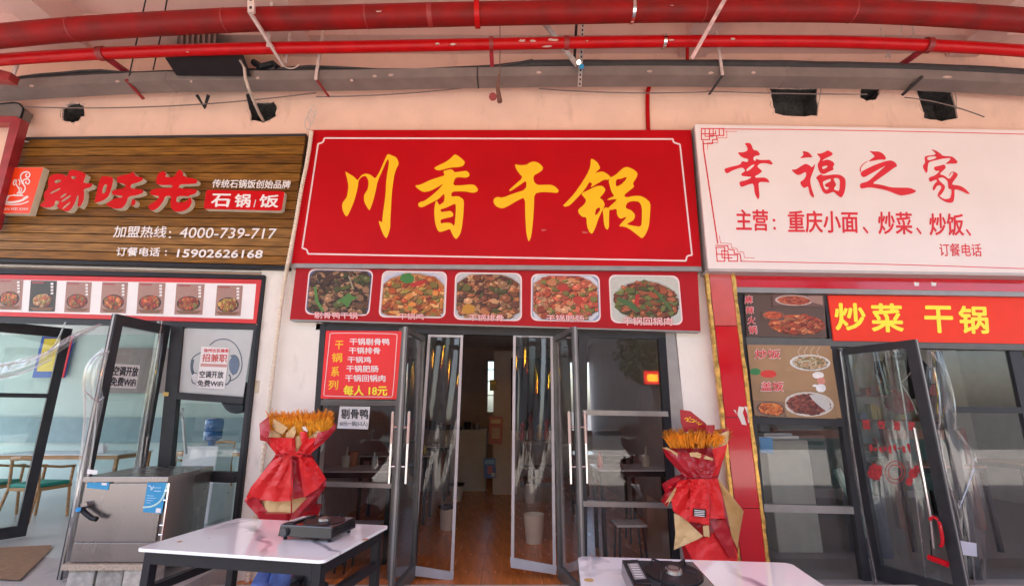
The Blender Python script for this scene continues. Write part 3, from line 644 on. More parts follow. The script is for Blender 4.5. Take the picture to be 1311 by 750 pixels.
for s, q in (('石', rect(269.5,248,294,265,2,.3)), ('锅', rect(299.5,248.3,320,265.5,2,.3)), ('饭', rect(331,249,356,265.8,2,.3)), ('/', rect(291.5,255.5,295,265)), ('/', rect(324.5,256,328,265.5))):
    text(s, q, onY(4.956), WHT, bd, .035 if s != '/' else .01)
text('加盟热线', rect(144.4, 289, 212, 304, 3, .6), onY(YL-.008), WHT, ls, .018)
text(':', rect(216, 296, 219, 305, .5), onY(YL-.008), WHT, ls, .03)
text('4000-739-717', rect(229, 291, 352, 304.5, 3, 1.5), onY(YL-.008), WHT, ls, .012)
text('订餐电话', rect(148, 316.3, 204, 327.7, 2, .7), onY(YL-.008), WHT, ls, .03)
text(':', rect(211, 320.5, 213.5, 327.5, .5), onY(YL-.008), WHT, ls, .04)
text('15902626168', rect(226, 319, 335.5, 329.5, 2, 1.2), onY(YL-.008), WHT, ls, .04)

# ---- middle red sign
YM = 4.95
ms = empty('red_sign', P(640, 345, YM), 'large red sign with four yellow brush characters and a thin white border line', 'shop sign')
build('sign_panel', prism([(398,166.5),(884.5,166.5),(898,341),(373,337)], YM, .17), REDSIGN, ms)
build('bottom_rail', prism([(373,337.2),(898,341.2),(899,347),(372,342.5)], YM+.004, .17), SILVER, ms)
build('left_rail', prism([(396.5,166.5),(398.2,166.5),(373.2,337),(371.3,337)], YM+.003, .16), STEEL, ms)
def c7(x, y): return (x, y)
brush('border_line', [([(112,42),(1216,45)], 5), ([(1216,45),(1217,56),(1238,62)], 5), ([(1238,62),(1276,412)], 5), ([(1276,412),(1260,414),(1257,430)], 5), ([(1257,430),(60,408)], 5), ([(60,408),(57,394),(42,390)], 5), ([(42,390),(92,60)], 5), ([(92,60),(108,56),(112,42)], 5)], (370,160), 2.473, YM-.002, PINKLINE, ms)
CHUAN = [[[(75,178),(100,195),(135,215),(168,248),(175,235),(200,203),(235,193),(270,205),(300,232),(315,215),(345,160),(385,65),(400,42),(440,58),(465,70),(480,100),(483,125),(465,155),(450,200),(440,260),(430,340),(424,450),(418,560),(418,610),(400,670),(387,692),(370,672),(350,630),(326,556),(345,562),(355,572),(362,500),(372,430),(382,350),(385,270),(395,190),(408,110),(405,90),(395,85),(360,165),(320,255),(308,320),(285,410),(265,465),(257,478),(235,445),(217,410),(215,365),(225,345),(245,315),(252,270),(248,240),(230,212),(205,215),(185,232),(172,255),(170,290),(158,345),(135,420),(105,490),(85,525),(70,515),(50,470),(47,430),(60,405),(85,375),(92,330),(97,290),(88,240),(72,180)]]]
XIANG = [[[(210,153),(250,130),(305,105),(345,75),(372,45),(400,58),(430,82),(453,105),(440,135),(400,146),(340,148),(290,162),(245,172)]],
 [[(283,176),(310,168),(345,160),(365,172),(370,185),(420,178),(465,172),(487,195),(485,215),(460,227),(410,222),(375,228),(358,285),(420,285),(480,278),(525,279),(552,310),(550,330),(515,344),(450,330),(350,332),(345,372),(400,366),(435,386),(445,410),(440,500),(430,600),(415,660),(385,700),(365,680),(345,640),(338,618),(300,632),(255,645),(235,618),(220,560),(215,480),(222,420),(235,400),(245,420),(255,437),(290,412),(295,375),(292,345),(250,390),(180,425),(125,454),(98,450),(90,430),(105,412),(140,405),(200,360),(250,315),(290,268),(240,300),(180,330),(130,337),(90,312),(66,286),(110,280),(180,245),(240,225),(298,208)],
  [(262,468),(300,460),(345,438),(382,422),(380,500),(372,602),(345,572),(300,570),(266,578),(264,548),(300,538),(358,525),(364,505),(345,480),(300,485),(268,490)]]]
GAN = [[[(234,120),(270,130),(325,128),(350,108),(385,100),(420,113),(453,145),(445,170),(415,190),(380,208),(378,240),(385,262),(410,282),(470,280),(520,280),(550,298),(574,325),(560,344),(510,338),(440,335),(385,348),(382,440),(375,560),(362,670),(345,717),(335,705),(322,640),(315,520),(313,375),(260,398),(190,440),(140,464),(95,450),(68,415),(76,385),(100,372),(140,380),(220,348),(320,318),(325,245),(270,285),(200,331),(188,322),(230,285),(297,225),(270,195),(245,160)]]]
GUO = [[[(248,80),(270,85),(300,108),(323,152),(300,172),(278,194),(240,255),(200,320),(140,385),(85,440),(50,449),(33,440),(60,415),(120,350),(170,280),(220,200),(245,140)]],
 [[(240,215),(280,190),(335,176),(370,192),(405,222),(380,243),(350,240),(300,270),(243,304),(262,270),(232,258)]],
 [[(172,348),(230,320),(290,290),(335,286),(364,315),(345,350),(315,382),(340,395),(357,430),(350,450),(330,490),(305,545),(280,620),(258,658),(238,645),(218,595),(215,528),(180,527),(150,490),(155,465),(195,435),(215,400),(195,375)],[(287,468),(280,518),(300,503),(322,470),(315,452)]],
 [[(338,470),(365,450),(392,465),(388,530),(388,605),(376,628),(358,612),(348,570),(345,510)]],
 [[(395,225),(440,205),(490,155),(525,141),(575,160),(610,190),(600,225),(570,270),(584,295),(545,325),(500,362),(525,378),(570,366),(625,364),(665,380),(708,418),(704,500),(695,600),(670,660),(642,695),(600,660),(540,615),(500,600),(463,599),(485,572),(520,535),(520,525),(475,543),(448,512),(448,462),(400,475),(375,465),(400,440),(440,405),(450,388),(370,399),(390,382),(430,368),(405,330),(395,290),(385,250)],
  [(442,238),(440,296),(480,280),(515,245),(527,217),(480,235)],[(530,415),(516,445),(520,462),(560,475),(590,510),(580,550),(540,572),(522,583),(580,596),(636,602),(641,540),(641,450),(620,410),(575,404)]]]
for sh, org in ((CHUAN, (430,190)), (XIANG, (520,190)), (GAN, (620,190)), (GUO, (715,190))): trace('brush_character', sh, org, 6, YM-.002, YEL, ms)
for q in ([(693,293.5),(700,293.8),(699,295),(694,296)], [(745,296),(752,297),(752,299),(746,298.5)]): build('tape_edge', prism(q, YM-.0045, .001), mat('tape_pink', (.50, .10, .10), .4), ms)
# ---- dish board under it
YD = 5.0
db = empty('dish_board', P(630, 423, YD), 'red board under the yellow-lettered sign carrying five photos of dry pot dishes', 'menu board')
build('board_panel', prism([(379,342.5),(893,347.5),(897,423.5),(371,408.5)], YD, .10), REDBOARD, db)
build('bottom_edge', prism([(371,408.7),(897,423.7),(897,425.3),(371,410.3)], YD+.002, .10), SILVER, db)
ph = [([(397,345.5),(476.6,347),(471,403),(391.5,401)], [(.06,.035,.02),(.10,.05,.025),(.16,.10,.05),(.32,.22,.13),(.08,.12,.03),(.42,.30,.18)], (.08,.10,.22), None, (.5,.5,.66,.66), [([(.12,.35),(.18,.7),(.30,.95),(.25,.95),(.13,.72),(.09,.4)],(.12,.30,.06)), ([(.60,.58),(.66,.50),(.72,.58),(.83,.60),(.72,.68),(.66,.85),(.58,.74),(.48,.70)],(.10,.26,.05)), ([(.62,.12),(.64,.12),(.74,.42),(.71,.42)],(.45,.4,.25))], '剔骨鸭干锅', (402,399,458,408)),
 ([(491,347.6),(571,349),(568.5,406),(486,404.7)], [(.42,.16,.04),(.55,.26,.06),(.36,.08,.02),(.62,.40,.16),(.30,.28,.06),(.50,.12,.02)], (.62,.56,.58), (.5,.5,.6), (.5,.60,.60,.58), [([(.30,.05),(.42,.02),(.5,.12),(.48,.24),(.36,.26),(.26,.16)],(.06,.26,.05)), ([(.44,.26),(.6,.18),(.72,.2),(.6,.3),(.46,.34)],(.60,.03,.02))], '干锅鸡', (510,400.5,543,409)),
 ([(584.4,349.7),(666.6,351),(666.6,409.7),(582.3,407.6)], [(.16,.05,.03),(.28,.11,.05),(.10,.04,.03),(.42,.20,.09),(.5,.34,.2),(.10,.12,.03)], (.50,.48,.50), (.5,.5,.52), (.5,.52,.58,.56), [([(.12,.72),(.2,.66),(.3,.72),(.3,.85),(.18,.9),(.1,.84)],(.65,.30,.03))], '干锅排骨', (600,402,645,411)),
 ([(681.7,351.8),(766,353),(767.7,411),(681,409)], [(.45,.10,.05),(.56,.28,.14),(.35,.08,.04),(.62,.42,.28),(.25,.28,.08),(.60,.16,.10)], (.25,.30,.45), (.6,.6,.66), (.47,.5,.56,.56), [([(.35,.28),(.5,.2),(.56,.3),(.44,.36)],(.6,.04,.03)), ([(.6,.5),(.7,.44),(.78,.55),(.7,.66),(.62,.6)],(.6,.05,.03))], '干锅肥肠', (699,402.5,748,412)),
 ([(780.7,353),(867.5,354.3),(873,414.7),(783.7,411.8)], [(.26,.08,.03),(.36,.13,.05),(.18,.06,.03),(.10,.15,.04),(.14,.20,.06),(.42,.16,.08)], (.50,.50,.46), (.5,.52,.48), (.52,.54,.47,.44), [([(.1,.45),(.3,.55),(.42,.75),(.36,.78),(.2,.62),(.08,.52)],(.08,.17,.05)), ([(.36,.4),(.42,.38),(.4,.62),(.34,.6)],(.55,.03,.02)), ([(.62,.3),(.66,.28),(.9,.7),(.85,.72)],(.09,.18,.05))], '干锅回锅肉', (797,405.5,861,416.5))]
for i, (q, pal, bgc, plate, ell, ex, nm, tb) in enumerate(ph):
    c = [(q[0][0]-1.6, q[0][1]-1.4), (q[1][0]+1.6, q[1][1]-1.4), (q[2][0]+1.6, q[2][1]+1.4), (q[3][0]-1.6, q[3][1]+1.4)]
    rim = build('photo_rim', MB().hexa([P(x, y, YD-.002) for x, y in roundrect(c, .13)], [P(x, y, YD) for x, y in roundrect(c, .13)]), PINKLINE, db)
    food('dish_photo', q, YD-.003, pal, 40+i, rim, bgc, plate, ell, n=330, size=.062, extra=ex, rad=.12, long=.35)
    text(nm, rect(tb[0], tb[1], tb[2], tb[3], 0, .6), onY(YD-.016), REDINK, db, .05, name='lettering_outline')
    text(nm, rect(tb[0]+.4, tb[1]+.4, tb[2]-.4, tb[3]-.4, 0, .6), onY(YD-.018), PINKLINE, db, .008)

# ---- right white sign
YR = 4.86
rs_ = empty('white_sign', P(1080, 350, YR), 'large white sign with four red brush characters and red corner fretwork', 'shop sign')
build('sign_face', prism([(889.5,159.5),(1345,167.5),(1345,350),(907,343.5)], YR, .03), WHITEFACE, rs_)
build('sign_case', prism([(889.7,159.7),(1345,167.7),(1345,349.8),(907,343.3)], YR+.031, .24), mat('grey_sign_case', (.40, .37, .36), .5), rs_)
build('bottom_trim', prism([(907,343.7),(1345,350.2),(1345,353.5),(908,347)], YR+.002, .26), mat('trim_grey', (.45, .42, .42), .4), rs_)
o8 = (885,155); s8 = 3.846
fr = [([(50,38),(138,38),(138,72),(90,72)],5),([(50,38),(50,92),(90,92),(90,38)],5),([(50,64),(120,64),(120,50)],5),([(68,38),(68,76),(108,76),(108,38)],4.5),([(138,38),(160,38),(160,72),(125,72),(125,92),(105,92),(105,112),(58,112)],5),
      ([(175,50),(175,84),(130,84),(130,108),(80,108),(80,140)],2.4),([(165,52),(225,52)],2.2),([(150,40),(500,42)],4),([(58,100),(62,150),(130,600)],6)]
for st, wd in fr: pass
brush('fretwork', fr, o8, s8, YR-.0015, REDINK, rs_, sharp=True)
fr2 = [([(120,622),(165,622),(165,690),(128,690),(122,622)],5),([(124,655),(228,660),(228,690),(185,690),(180,640),(150,638),(152,672),(200,674)],5),([(122,612),(180,614),(182,632),(210,634),(212,652),(240,654),(246,688)],5),([(138,565),(144,600),(196,604),(200,624),(225,628),(228,642),(258,645),(262,672),(312,675)],2.4)]
brush('fretwork', fr2, o8, s8, YR-.0015, REDINK, rs_, sharp=True)
brush('border_line', [([(240,690),(1000,705),(1830,733)],4)], o8, s8, YR-.001, REDINK, rs_); brush('border_line', [([(480,42),(1100,52),(1830,70)],4)], o8, s8, YR-.001, REDINK, rs_)
XING = [[[(275,72),(325,66),(350,85),(370,145),(415,148),(450,197),(375,210),(370,250),(395,262),(400,233),(425,248),(500,250),(545,246),(582,292),(560,300),(510,285),(440,285),(410,320),(440,345),(467,370),(430,400),(385,425),(400,440),(480,435),(520,448),(550,492),(500,485),(425,485),(430,560),(437,640),(422,676),(385,610),(375,500),(320,510),(240,542),(222,505),(225,480),(300,465),(360,430),(290,425),(250,420),(238,400),(265,380),(285,365),(270,340),(240,330),(150,360),(95,394),(75,385),(58,345),(120,325),(230,300),(250,260),(310,275),(320,240),(250,225),(198,168),(260,170),(310,150),(305,110)],[(295,352),(300,372),(340,350),(380,310),(382,294),(340,312)]]]
FU = [[[(193,118),(265,130),(300,170),(310,192),(250,192),(162,204),(215,160)]],
 [[(68,328),(120,330),(180,290),(235,260),(285,285),(300,305),(318,290),(342,258),(330,320),(290,420),(285,470),(300,540),(332,632),(318,648),(280,610),(262,515),(235,530),(210,537),(180,500),(170,470),(215,440),(240,400),(238,350),(160,394),(120,380)]],
 [[(353,147),(400,150),(450,130),(485,108),(542,145),(530,170),(460,200),(410,235),(480,213),(540,235),(562,270),(540,300),(552,330),(500,350),(440,382),(400,372),(375,320),(368,265),(395,225),(400,195)],[(418,300),(425,327),(465,312),(485,285),(440,288)]],
 [[(348,425),(370,398),(410,378),(420,395),(480,393),(560,382),(630,388),(682,430),(687,500),(672,590),(640,648),(600,625),(550,577),(520,590),(470,607),(430,585),(400,520),(375,450)],[(425,464),(437,520),(455,555),(480,555),(503,530),(460,524),(448,494),(518,460),(520,430),(480,442)],[(545,425),(560,462),(582,500),(547,548),(585,568),(615,568),(621,450),(600,423)]]]
ZHI = [[[(198,116),(250,125),(310,123),(360,150),(393,195),(380,220),(330,215),(240,230),(190,240),(228,205),(268,182),(240,150)]],
 [[(190,233),(130,275),(104,320),(110,345),(97,358),(93,320),(118,272),(180,231)]],
 [[(108,355),(180,315),(280,270),(380,235),(450,223),(500,250),(520,290),(480,310),(400,370),(300,440),(235,487),(330,497),(450,530),(560,532),(660,533),(742,570),(690,600),(570,624),(520,612),(420,570),(320,545),(200,528),(120,544),(98,530),(98,485),(190,462),(260,400),(330,335),(395,280),(320,320),(220,375),(140,420),(105,390)]]]
JIA = [[[(188,96),(240,110),(300,145),(325,175),(420,178),(460,200),(497,242),(480,262),(410,262),(350,268),(400,230),(420,197),(330,205),(240,225),(165,245),(157,300),(155,350),(140,372),(103,310),(103,280),(130,250),(120,200),(130,175),(250,160),(240,135)],[(145,190),(160,230),(262,197),(240,176)]],
 [[(222,300),(290,285),(350,268),(362,310),(330,340),(285,382),(340,392),(400,440),(440,390),(450,365),(430,355),(405,400),(395,405),(410,365),(440,348),(490,368),(498,395),(440,470),(430,500),(520,508),(580,543),(638,606),(600,602),(540,570),(457,545),(460,620),(447,702),(380,704),(310,667),(258,618),(280,620),(340,663),(410,655),(425,600),(425,550),(390,547),(386,500),(380,455),(330,415),(270,428),(300,465),(357,515),(340,570),(290,632),(263,612),(320,520),(270,500),(225,572),(208,545),(230,490),(265,460),(250,440),(180,472),(163,420),(240,395),(300,340),(240,345)]]]
for sh, org, sc in ((XING, (920,175), 8.33), (FU, (1005,180), 8.82), (ZHI, (1090,180), 8.82), (JIA, (1170,180), 8.82)): trace('brush_character', sh, org, sc, YR-.002, REDINK, rs_)
ty = onY(YR-.001)
for s, a, b, y0, y1, bo in (('主营',942.5,984,268,295.5,.022),(':',990,993.5,280,294,.03),('重庆小面',1009,1099,269.5,298,.022),('、',1105,1112,290,299,.03),('炒菜',1124.5,1168.5,271,300,.022),('、',1173.5,1180,291,300,.03),('炒饭',1190,1234.5,273,301.5,.022),('、',1237,1243.5,293,302,.03),('订餐电话',1203,1257,311.5,328,.01)):
    text(s, rect(a, y0, b, y1, -1, .5), ty, REDINK, rs_, bo)

# ---- left photo strip
YP = 5.08
ps = empty('photo_strip', P(160, 410, YP), 'white strip with red border and seven stone pot rice photos over the left shop doors', 'menu board')
build('strip_panel', prism([(-80,350),(335,358),(328,414),(-80,402)], YP, .08), mat('strip_red', (.62, .02, .02), .4), ps)
build('strip_white', prism([(-80,356.5),(328,363.5),(324,408.5),(-80,396.5)], YP-.002, .002), WHT, ps)
build('frame_top', prism([(-80,341),(338,352),(338,357),(-80,348.5)], YP-.02, .1), BLACKM, ps)
build('frame_side', prism([(335.5,353),(339,353),(296,760),(292,760)], YP-.015, .1), BLACKM, ps)
for i, (x0, x1, y0, y1) in enumerate([(-56,-24,355,395),(-4,28,357,396.5),(36.5,71,359,398.5),(82,115.5,360.5,399.5),(128,162,361,400.5),(174.5,210,361.5,401.5),(223,260,363,402.5),(275,309,365,404)]):
    q = [(x0+3,y0),(x1+2,y0+.6),(x1-1,y1+.4),(x0,y1)]
    dark = i in (2,); bgc = (.05,.04,.03) if dark else (.36,.20,.16)
    pal = [(.40,.06,.02),(.52,.14,.04),(.34,.05,.02),(.6,.26,.08),(.2,.22,.05)] if i != 2 else [(.5,.36,.15),(.42,.14,.05),(.3,.3,.08),(.6,.5,.3)]
    if i == 7: pal = [(.5,.34,.08),(.3,.3,.06),(.35,.1,.04),(.55,.42,.12)]
    food('rice_photo', q, YP-.004, pal, 70+i, ps, bgc, (.03,.018,.016), (.48,.64,.36,.21), n=80, size=.06, rad=.02, extra=[([(.02,.87),(.98,.87),(.8,.97),(.2,.97)],(.30,.13,.06)), ([(.05,.04),(.5,.04),(.5,.09),(.05,.09)],(.5,.1,.1))])
    text('石锅饭', [(x1-4, y0+22), (x1-1, y0+22), (x1, y0+3), (x1-3, y0+3)], onY(YP-.009), PAPERW, ps, .03) if False else None
    for k in range(4): build('caption_mark', prism([(x1-6+k*.2, y0+3+k*4), (x1-2.5, y0+3+k*4), (x1-3, y0+5.8+k*4), (x1-6.4, y0+5.4+k*4)], YP-.0085, .001), PAPERW, ps)
# ---- right shop banner and posters
YF = 5.08
bn = empty('food_banner', P(1160, 437, YF), 'orange-red banner with bold yellow characters over the right shop door', 'banner')
build('banner_panel', prism([(1060,378),(1345,381),(1345,440.5),(1067.5,436)], YF, .02), ORANGE, bn)
for s, a, b, y0, y1 in (('炒',1068,1109,387.5,423),('菜',1114.5,1157,388,425),('干',1183,1221,391,426),('锅',1227,1266,391,427)):
    text(s, rect(a+1.5, y0, b+.5, y1, -2.5, .5), onY(YF-.002), YEL2, bn, .035)
BRN = (.10,.055,.04); 
p1 = empty('hotpot_poster', P(1005, 432, YF), 'dark hotpot poster in the upper window pane of the right shop', 'poster')
q1 = [(953,375.5),(1055,378),(1058.5,432.5),(956,430.5)]
food('hotpot_print', q1, YF, [(.45,.09,.03),(.56,.18,.07),(.34,.05,.02),(.62,.30,.14)], 5, p1, BRN, None, (.64,.70,.36,.23), n=260, size=.04, rad=.01, long=.25,
     extra=None)
food('soup_bowl_print', [(989,375.8),(1054,377.8),(1055,393),(989,391.5)], YF-.009, [(.5,.12,.05),(.6,.2,.1),(.4,.06,.03)], 6, p1, (.14,.07,.06), (.55,.40,.34), (.42,.5,.32,.38), n=90, size=.05, rad=.02, extra=[([(.7,.1),(.98,.05),(.98,.85),(.75,.6)],(.5,.28,.22))])
food('small_bowl_print', [(976,397),(1004,398),(1004,410),(976,409)], YF-.009, [(.55,.12,.04),(.45,.08,.03)], 8, p1, (.12,.06,.05), (.30,.10,.05), (.5,.5,.42,.38), n=50, size=.08, rad=.02)
for s, (a, b, y0, y1) in zip('麻辣火锅', ((953,964,378,389),(954.5,965.5,391.8,402),(956.5,967.5,404.5,415),(958,969.5,416.5,427.5))):
    text(s, rect(a, y0, b, y1), onY(YF-.019), PINKLINE, p1, .045, name='lettering_outline'); text(s, rect(a+.6, y0+.6, b-.6, y1-.6), onY(YF-.021), REDINK, p1, .018)
p2 = empty('rice_poster', P(1020, 535, YF), 'tan fried rice poster with two plates and a small cartoon cook', 'poster')
q2 = [(956.5,441),(1063,442.5),(1077.6,535),(966,532)]
build('poster_ground', prism(q2, YF, .004), mat('tan_print', (.34, .20, .10), .35, var=.25, scale=1.5), p2)
food('fried_rice_print', [(1005,445),(1065,446),(1067,476),(1006,475)], YF-.002, [(.50,.48,.34),(.34,.36,.20),(.55,.42,.22),(.6,.58,.48)], 15, p2, (.36,.22,.11), (.66,.66,.66), (.52,.62,.37,.30), n=180, size=.035, rad=.05)
food('braised_rice_print', [(1004,499),(1070,500),(1072,536),(1005,534)], YF-.002, [(.22,.05,.04),(.30,.09,.06),(.16,.04,.03)], 16, p2, (.30,.18,.09), (.58,.54,.50), (.46,.5,.42,.38), n=130, size=.05, rad=.05, extra=[([(.48,.16),(.7,.14),(.86,.36),(.88,.62),(.8,.74),(.66,.55),(.55,.35)],(.72,.70,.68))])
food('orange_dish_print', [(964,512),(1004,514),(1006,534),(966,532)], YF-.002, [(.65,.22,.05),(.55,.14,.03)], 17, p2, (.22,.13,.08), (.10,.06,.05), (.55,.5,.40,.40), n=60, size=.08, rad=.05)
def blob(name, cx, cy, rx_, ry_, col, par, Y, n=16, j=.08, seed=1):
    rn = random.Random(seed); return build(name, MB().poly([[P(cx+rx_*math.cos(6.283*k/n)*(1+rn.uniform(-j, j)), cy+ry_*math.sin(6.283*k/n)*(1+rn.uniform(-j, j)), Y) for k in range(n)]], Vector((0, .001, 0))), mat('ink_%.2f_%.2f_%.2f' % col, col, .4, var=.1, scale=20), par)
blob('green_pepper', 967, 475.5, 7, 4.5, (.03,.20,.06), p2, YF-.004); blob('red_pepper', 984, 478.5, 10.5, 5, (.60,.03,.02), p2, YF-.005)
blob('cook_hat', 1047.5, 480, 7.5, 4.5, (.75,.73,.72), p2, YF-.004); blob('cook_face', 1051.5, 487.5, 5.5, 4.5, (.62,.25,.20), p2, YF-.005); blob('cook_apron', 1051, 496.5, 6.5, 5.5, (.74,.74,.76), p2, YF-.0045); blob('cook_arm', 1044, 493.5, 4, 1.6, (.74,.74,.76), p2, YF-.0055)
for s, (a, b, y0, y1) in (('炒饭', (965.5,999.5,446.5,459.5)), ('盖饭', (973.5,1003.5,488,501))):
    text(s, rect(a, y0, b, y1), onY(YF-.008), PAPERW, p2, .045, name='lettering_outline'); text(s, rect(a+.6, y0+.7, b-.6, y1-.7), onY(YF-.010), REDINK, p2, .02)
brush('steam_line', [([(1024+8*i,449+6),(1021+8*i,446+4),(1026+8*i,444)],.7) for i in range(4)], (0,0), 1, YF-.02, mat('steam_ink', (.6,.5,.38), .5), p2)

# ================================================================== SHOPFRONTS
def member(name, q, Y, m, par, d=.07): return build(name, prism(q, Y, d), m, par)
# ---- middle shop, left fixed window
wl = empty('fixed_window', P(455, 755, F), 'fixed shop window left of the middle shop doors, behind the red bouquet', 'window')
member('head', [(405,414),(517,416),(517,425),(404,422)], F, FRAME, wl)
member('jamb', [(410,415),(417,415),(395,760),(386,760)], F-.004, FRAME, wl)
member('post', [(511,420),(519,420),(504,760),(494,760)], F-.006, FRAMEG, wl)
member('transom', [(409,511),(510,512.5),(510,519.5),(408,518.5)], F-.002, FRAMEG, wl)
member('transom', [(403,616),(505,619),(505,625),(402,622)], F-.002, SILVER, wl)
member('pane', [(404,519),(509,520),(504,617),(399,614)], F+.03, GLASSD, wl, .008); member('pane', [(401,623),(503,626),(498,760),(392,760)], F+.03, GLASSD, wl, .008)
member('pane', [(415,423),(513,425),(510,512),(410,511)], F+.03, GLASSD, wl, .008)
mp_ = empty('menu_poster', P(460, 511, F), 'red price list poster with white and yellow characters in the window by the doors', 'poster')
member('poster_sheet', [(417.3,423.2),(514.4,423.8),(507.5,511),(410.5,510)], F-.008, mat('poster_red', (.82, .022, .025), .35, var=.03), mp_, .004)
brush('border_line', [([(422.6,427.5),(424,426),(507,427),(508.5,429)],.9),([(508.5,429),(503,506),(501,508)],.9),([(501,508),(416.5,507),(414.5,505)],.9),([(414.5,505),(422.6,427.5)],.9)], (0,0), 1, F-.010, PINKLINE, mp_)
py_ = onY(F-.009)
for s, q in (('干锅剔骨鸭',(447.7,498.6,432.8,441.5)),('干锅排骨',(446.7,486.8,444.3,452.7)),('干锅鸡',(445,475,456,464.3)),('干锅肥肠',(443.5,484.5,467.5,476)),('干锅回锅肉',(442,493.5,479.5,488.3))): text(s, rect(q[0], q[2], q[1], q[3], 0, .3), py_, WHT, mp_, .028)
text('每人 18元', rect(439.5, 493, 495.7, 506, .5, .4), py_, YEL2, mp_, .035)
for s, q in (('干',(428.5,439,436,447)),('锅',(424.3,438,451.8,463.5)),('系',(423.5,434,469,481.7)),('列',(420,432.5,486.6,498.6))): text(s, rect(q[0], q[2], q[1], q[3], 1, 0), py_, YEL, mp_, .03)
st = empty('white_notice', P(453, 549, F), 'small white paper notice with black characters on the glass under the red poster', 'notice')
member('sheet', [(435,519.5),(474,520.3),(471,549.3),(431.7,548)], F+.024, PAPERW, st, .002)
text('剔骨鸭', rect(436.5, 523, 471.5, 536, 0, .3), onY(F+.023), DARKINK, st, .03); text('60元一锅(3-5人)', rect(435, 538.8, 470.5, 545.8, 0, .3), onY(F+.023), DARKINK, st, .01)
# ---- middle shop door header and frame
dh = empty('door_frame', P(630, 430, F), 'dark aluminium frame around the open middle doorway', 'door frame')
member('head', [(517,416.5),(862,425),(862,434),(517,426)], F-.001, FRAME, dh, .08)
member('jamb', [(519,425),(546,426),(531,760),(504,760)], F+.05, FRAME, dh, .05)
# ---- middle shop right fixed window
wr = empty('fixed_window', P(800, 755, F), 'fixed shop window right of the middle shop doors with street reflections', 'window')
member('post', [(741,426),(752,426),(752,760),(741,760)], F-.004, FRAME, wr)
member('jamb', [(843,432),(852,432),(874,760),(864,760)], F-.004, BLACKM, wr)
member('outer_jamb', [(852,426),(864,426),(902,760),(874.5,760)], F-.008, SILVER, wr)
member('transom', [(746,524.5),(855,526.5),(856,533),(746,531)], F-.006, SILVER, wr); member('transom', [(746,641),(867,644),(868,650.5),(746,648)], F-.006, SILVER, wr)
member('pane', [(750,432),(847,434),(854,526),(750,525)], F+.03, GLASSD, wr, .008); member('pane', [(750,531),(856,533),(865,643),(750,641)], F+.03, GLASSD, wr, .008); member('pane', [(750,648),(866,650),(873,760),(750,760)], F+.03, GLASSD, wr, .008)
# ---- door leaves
def leaf(name, A, B, z0, z1, label, fr=FRAME, gl=GLASSD, stile=.07, rail=.07, th=.045, low=.1, handle=0, midz=None, group=None):
    A = Vector((*A, 0)); B = Vector((*B, 0)); L = (B-A).length; u = (B-A)/L; nn = Vector((-u.y, u.x, 0))
    e = empty(name, (A.x, A.y, z0), label, 'door', group)
    def bx(nm, s0, s1, a, b, t0, t1, m, bev=0):
        W = lambda s, z, t: A+u*s+nn*t+Vector((0, 0, z))
        return build(nm, MB().hexa([W(s0,a,t0),W(s1,a,t0),W(s1,b,t0),W(s0,b,t0)], [W(s0,a,t1),W(s1,a,t1),W(s1,b,t1),W(s0,b,t1)]), m, e, bevel=bev)
    bx('stile', 0, stile, z0, z1, -th/2, th/2, fr); bx('stile', L-stile, L, z0, z1, -th/2, th/2, fr)
    bx('top_rail', stile, L-stile, z1-rail, z1, -th/2, th/2, fr); bx('bottom_rail', stile, L-stile, z0, z0+low, -th/2, th/2, fr)
    if midz: bx('middle_rail', stile, L-stile, midz, midz+.05, -th/2, th/2, fr)
    bx('pane', stile, L-stile, z0+low, z1-rail, -.004, .004, gl)
    bx('edge_seal', L, L+.004, z0, z1, -th*.18, th*.18, SILVER)
    if handle:
        za, zb = handle
        for sgn in (-1, 1):
            c = A+u*(L-stile/2); off = nn*sgn*.075
            hm = build('pull_handle', MB().tube([c+off+Vector((0, 0, za)), c+off+Vector((0, 0, zb))], .014, 10), CHROME, e, smooth=True)
            for z in (za+.14, zb-.14): build('handle_bracket', MB().tube([c+Vector((0, 0, z)), c+off+Vector((0, 0, z))], .009, 8), CHROME, hm, smooth=True)
            build('handle_sleeve', MB().tube([c+off+Vector((0, 0, zb-.28)), c+off+Vector((0, 0, zb-.01))], .0155, 10), mat('rosy_steel', (.5, .36, .33), .3, metal=.6), hm, smooth=True)
    e['u'] = 0; del e['u']
    return e, A, nn
zt = P(736, 418, 4.42).z
leaf('glass_door', (-.97, F+.01), (-1.02, 4.42), -.18, zt, 'left glass leaf of the middle doorway swung open towards the street', FRAMEG, GLASSD, .045, .05, .05, .12, (.78, 1.40))
leaf('glass_door', (.47, F+.01), (.60, 4.42), -.18, zt, 'right glass leaf of the middle doorway swung open towards the street', FRAMEG, GLASSD, .045, .05, .05, .12, (.78, 1.40))
eB, AB, nB = leaf('glass_door', (-3.79, F+.01), (-3.83, 4.43), .02, 2.31, 'open glass leaf with a black and white notice, in front of the steel cabinet', FRAME, GLASS, .09, .10, .05, .12)
fB = lambda x, y: hit(x, y, AB+nB*.03, nB)
fB = (lambda sgn: (lambda x, y: hit(x, y, AB+nB*sgn*.006, nB)))(-1 if nB.x < 0 else 1)
eA, AA, nA = leaf('glass_door', (-6.05, F+.02), (-5.55, 5.85), .02, 2.40, 'dark framed glass leaf at the far left, pushed inwards', FRAME, GLASS, .09, .12, .05, .12, midz=1.55)
fA = lambda x, y: hit(x, y, AA-nA*.01, nA)
eR, AR, nR = leaf('glass_door', (3.55, F+.01), (3.80, 4.38), -.18, 2.055, 'open dark framed glass leaf of the right shop with faded red lettering', FRAME, GLASS, .09, .07, .05, .14)
sR = -1 if nR.x > 0 else 1
fR = lambda x, y: hit(x, y, AR+nR*sR*.008, nR)
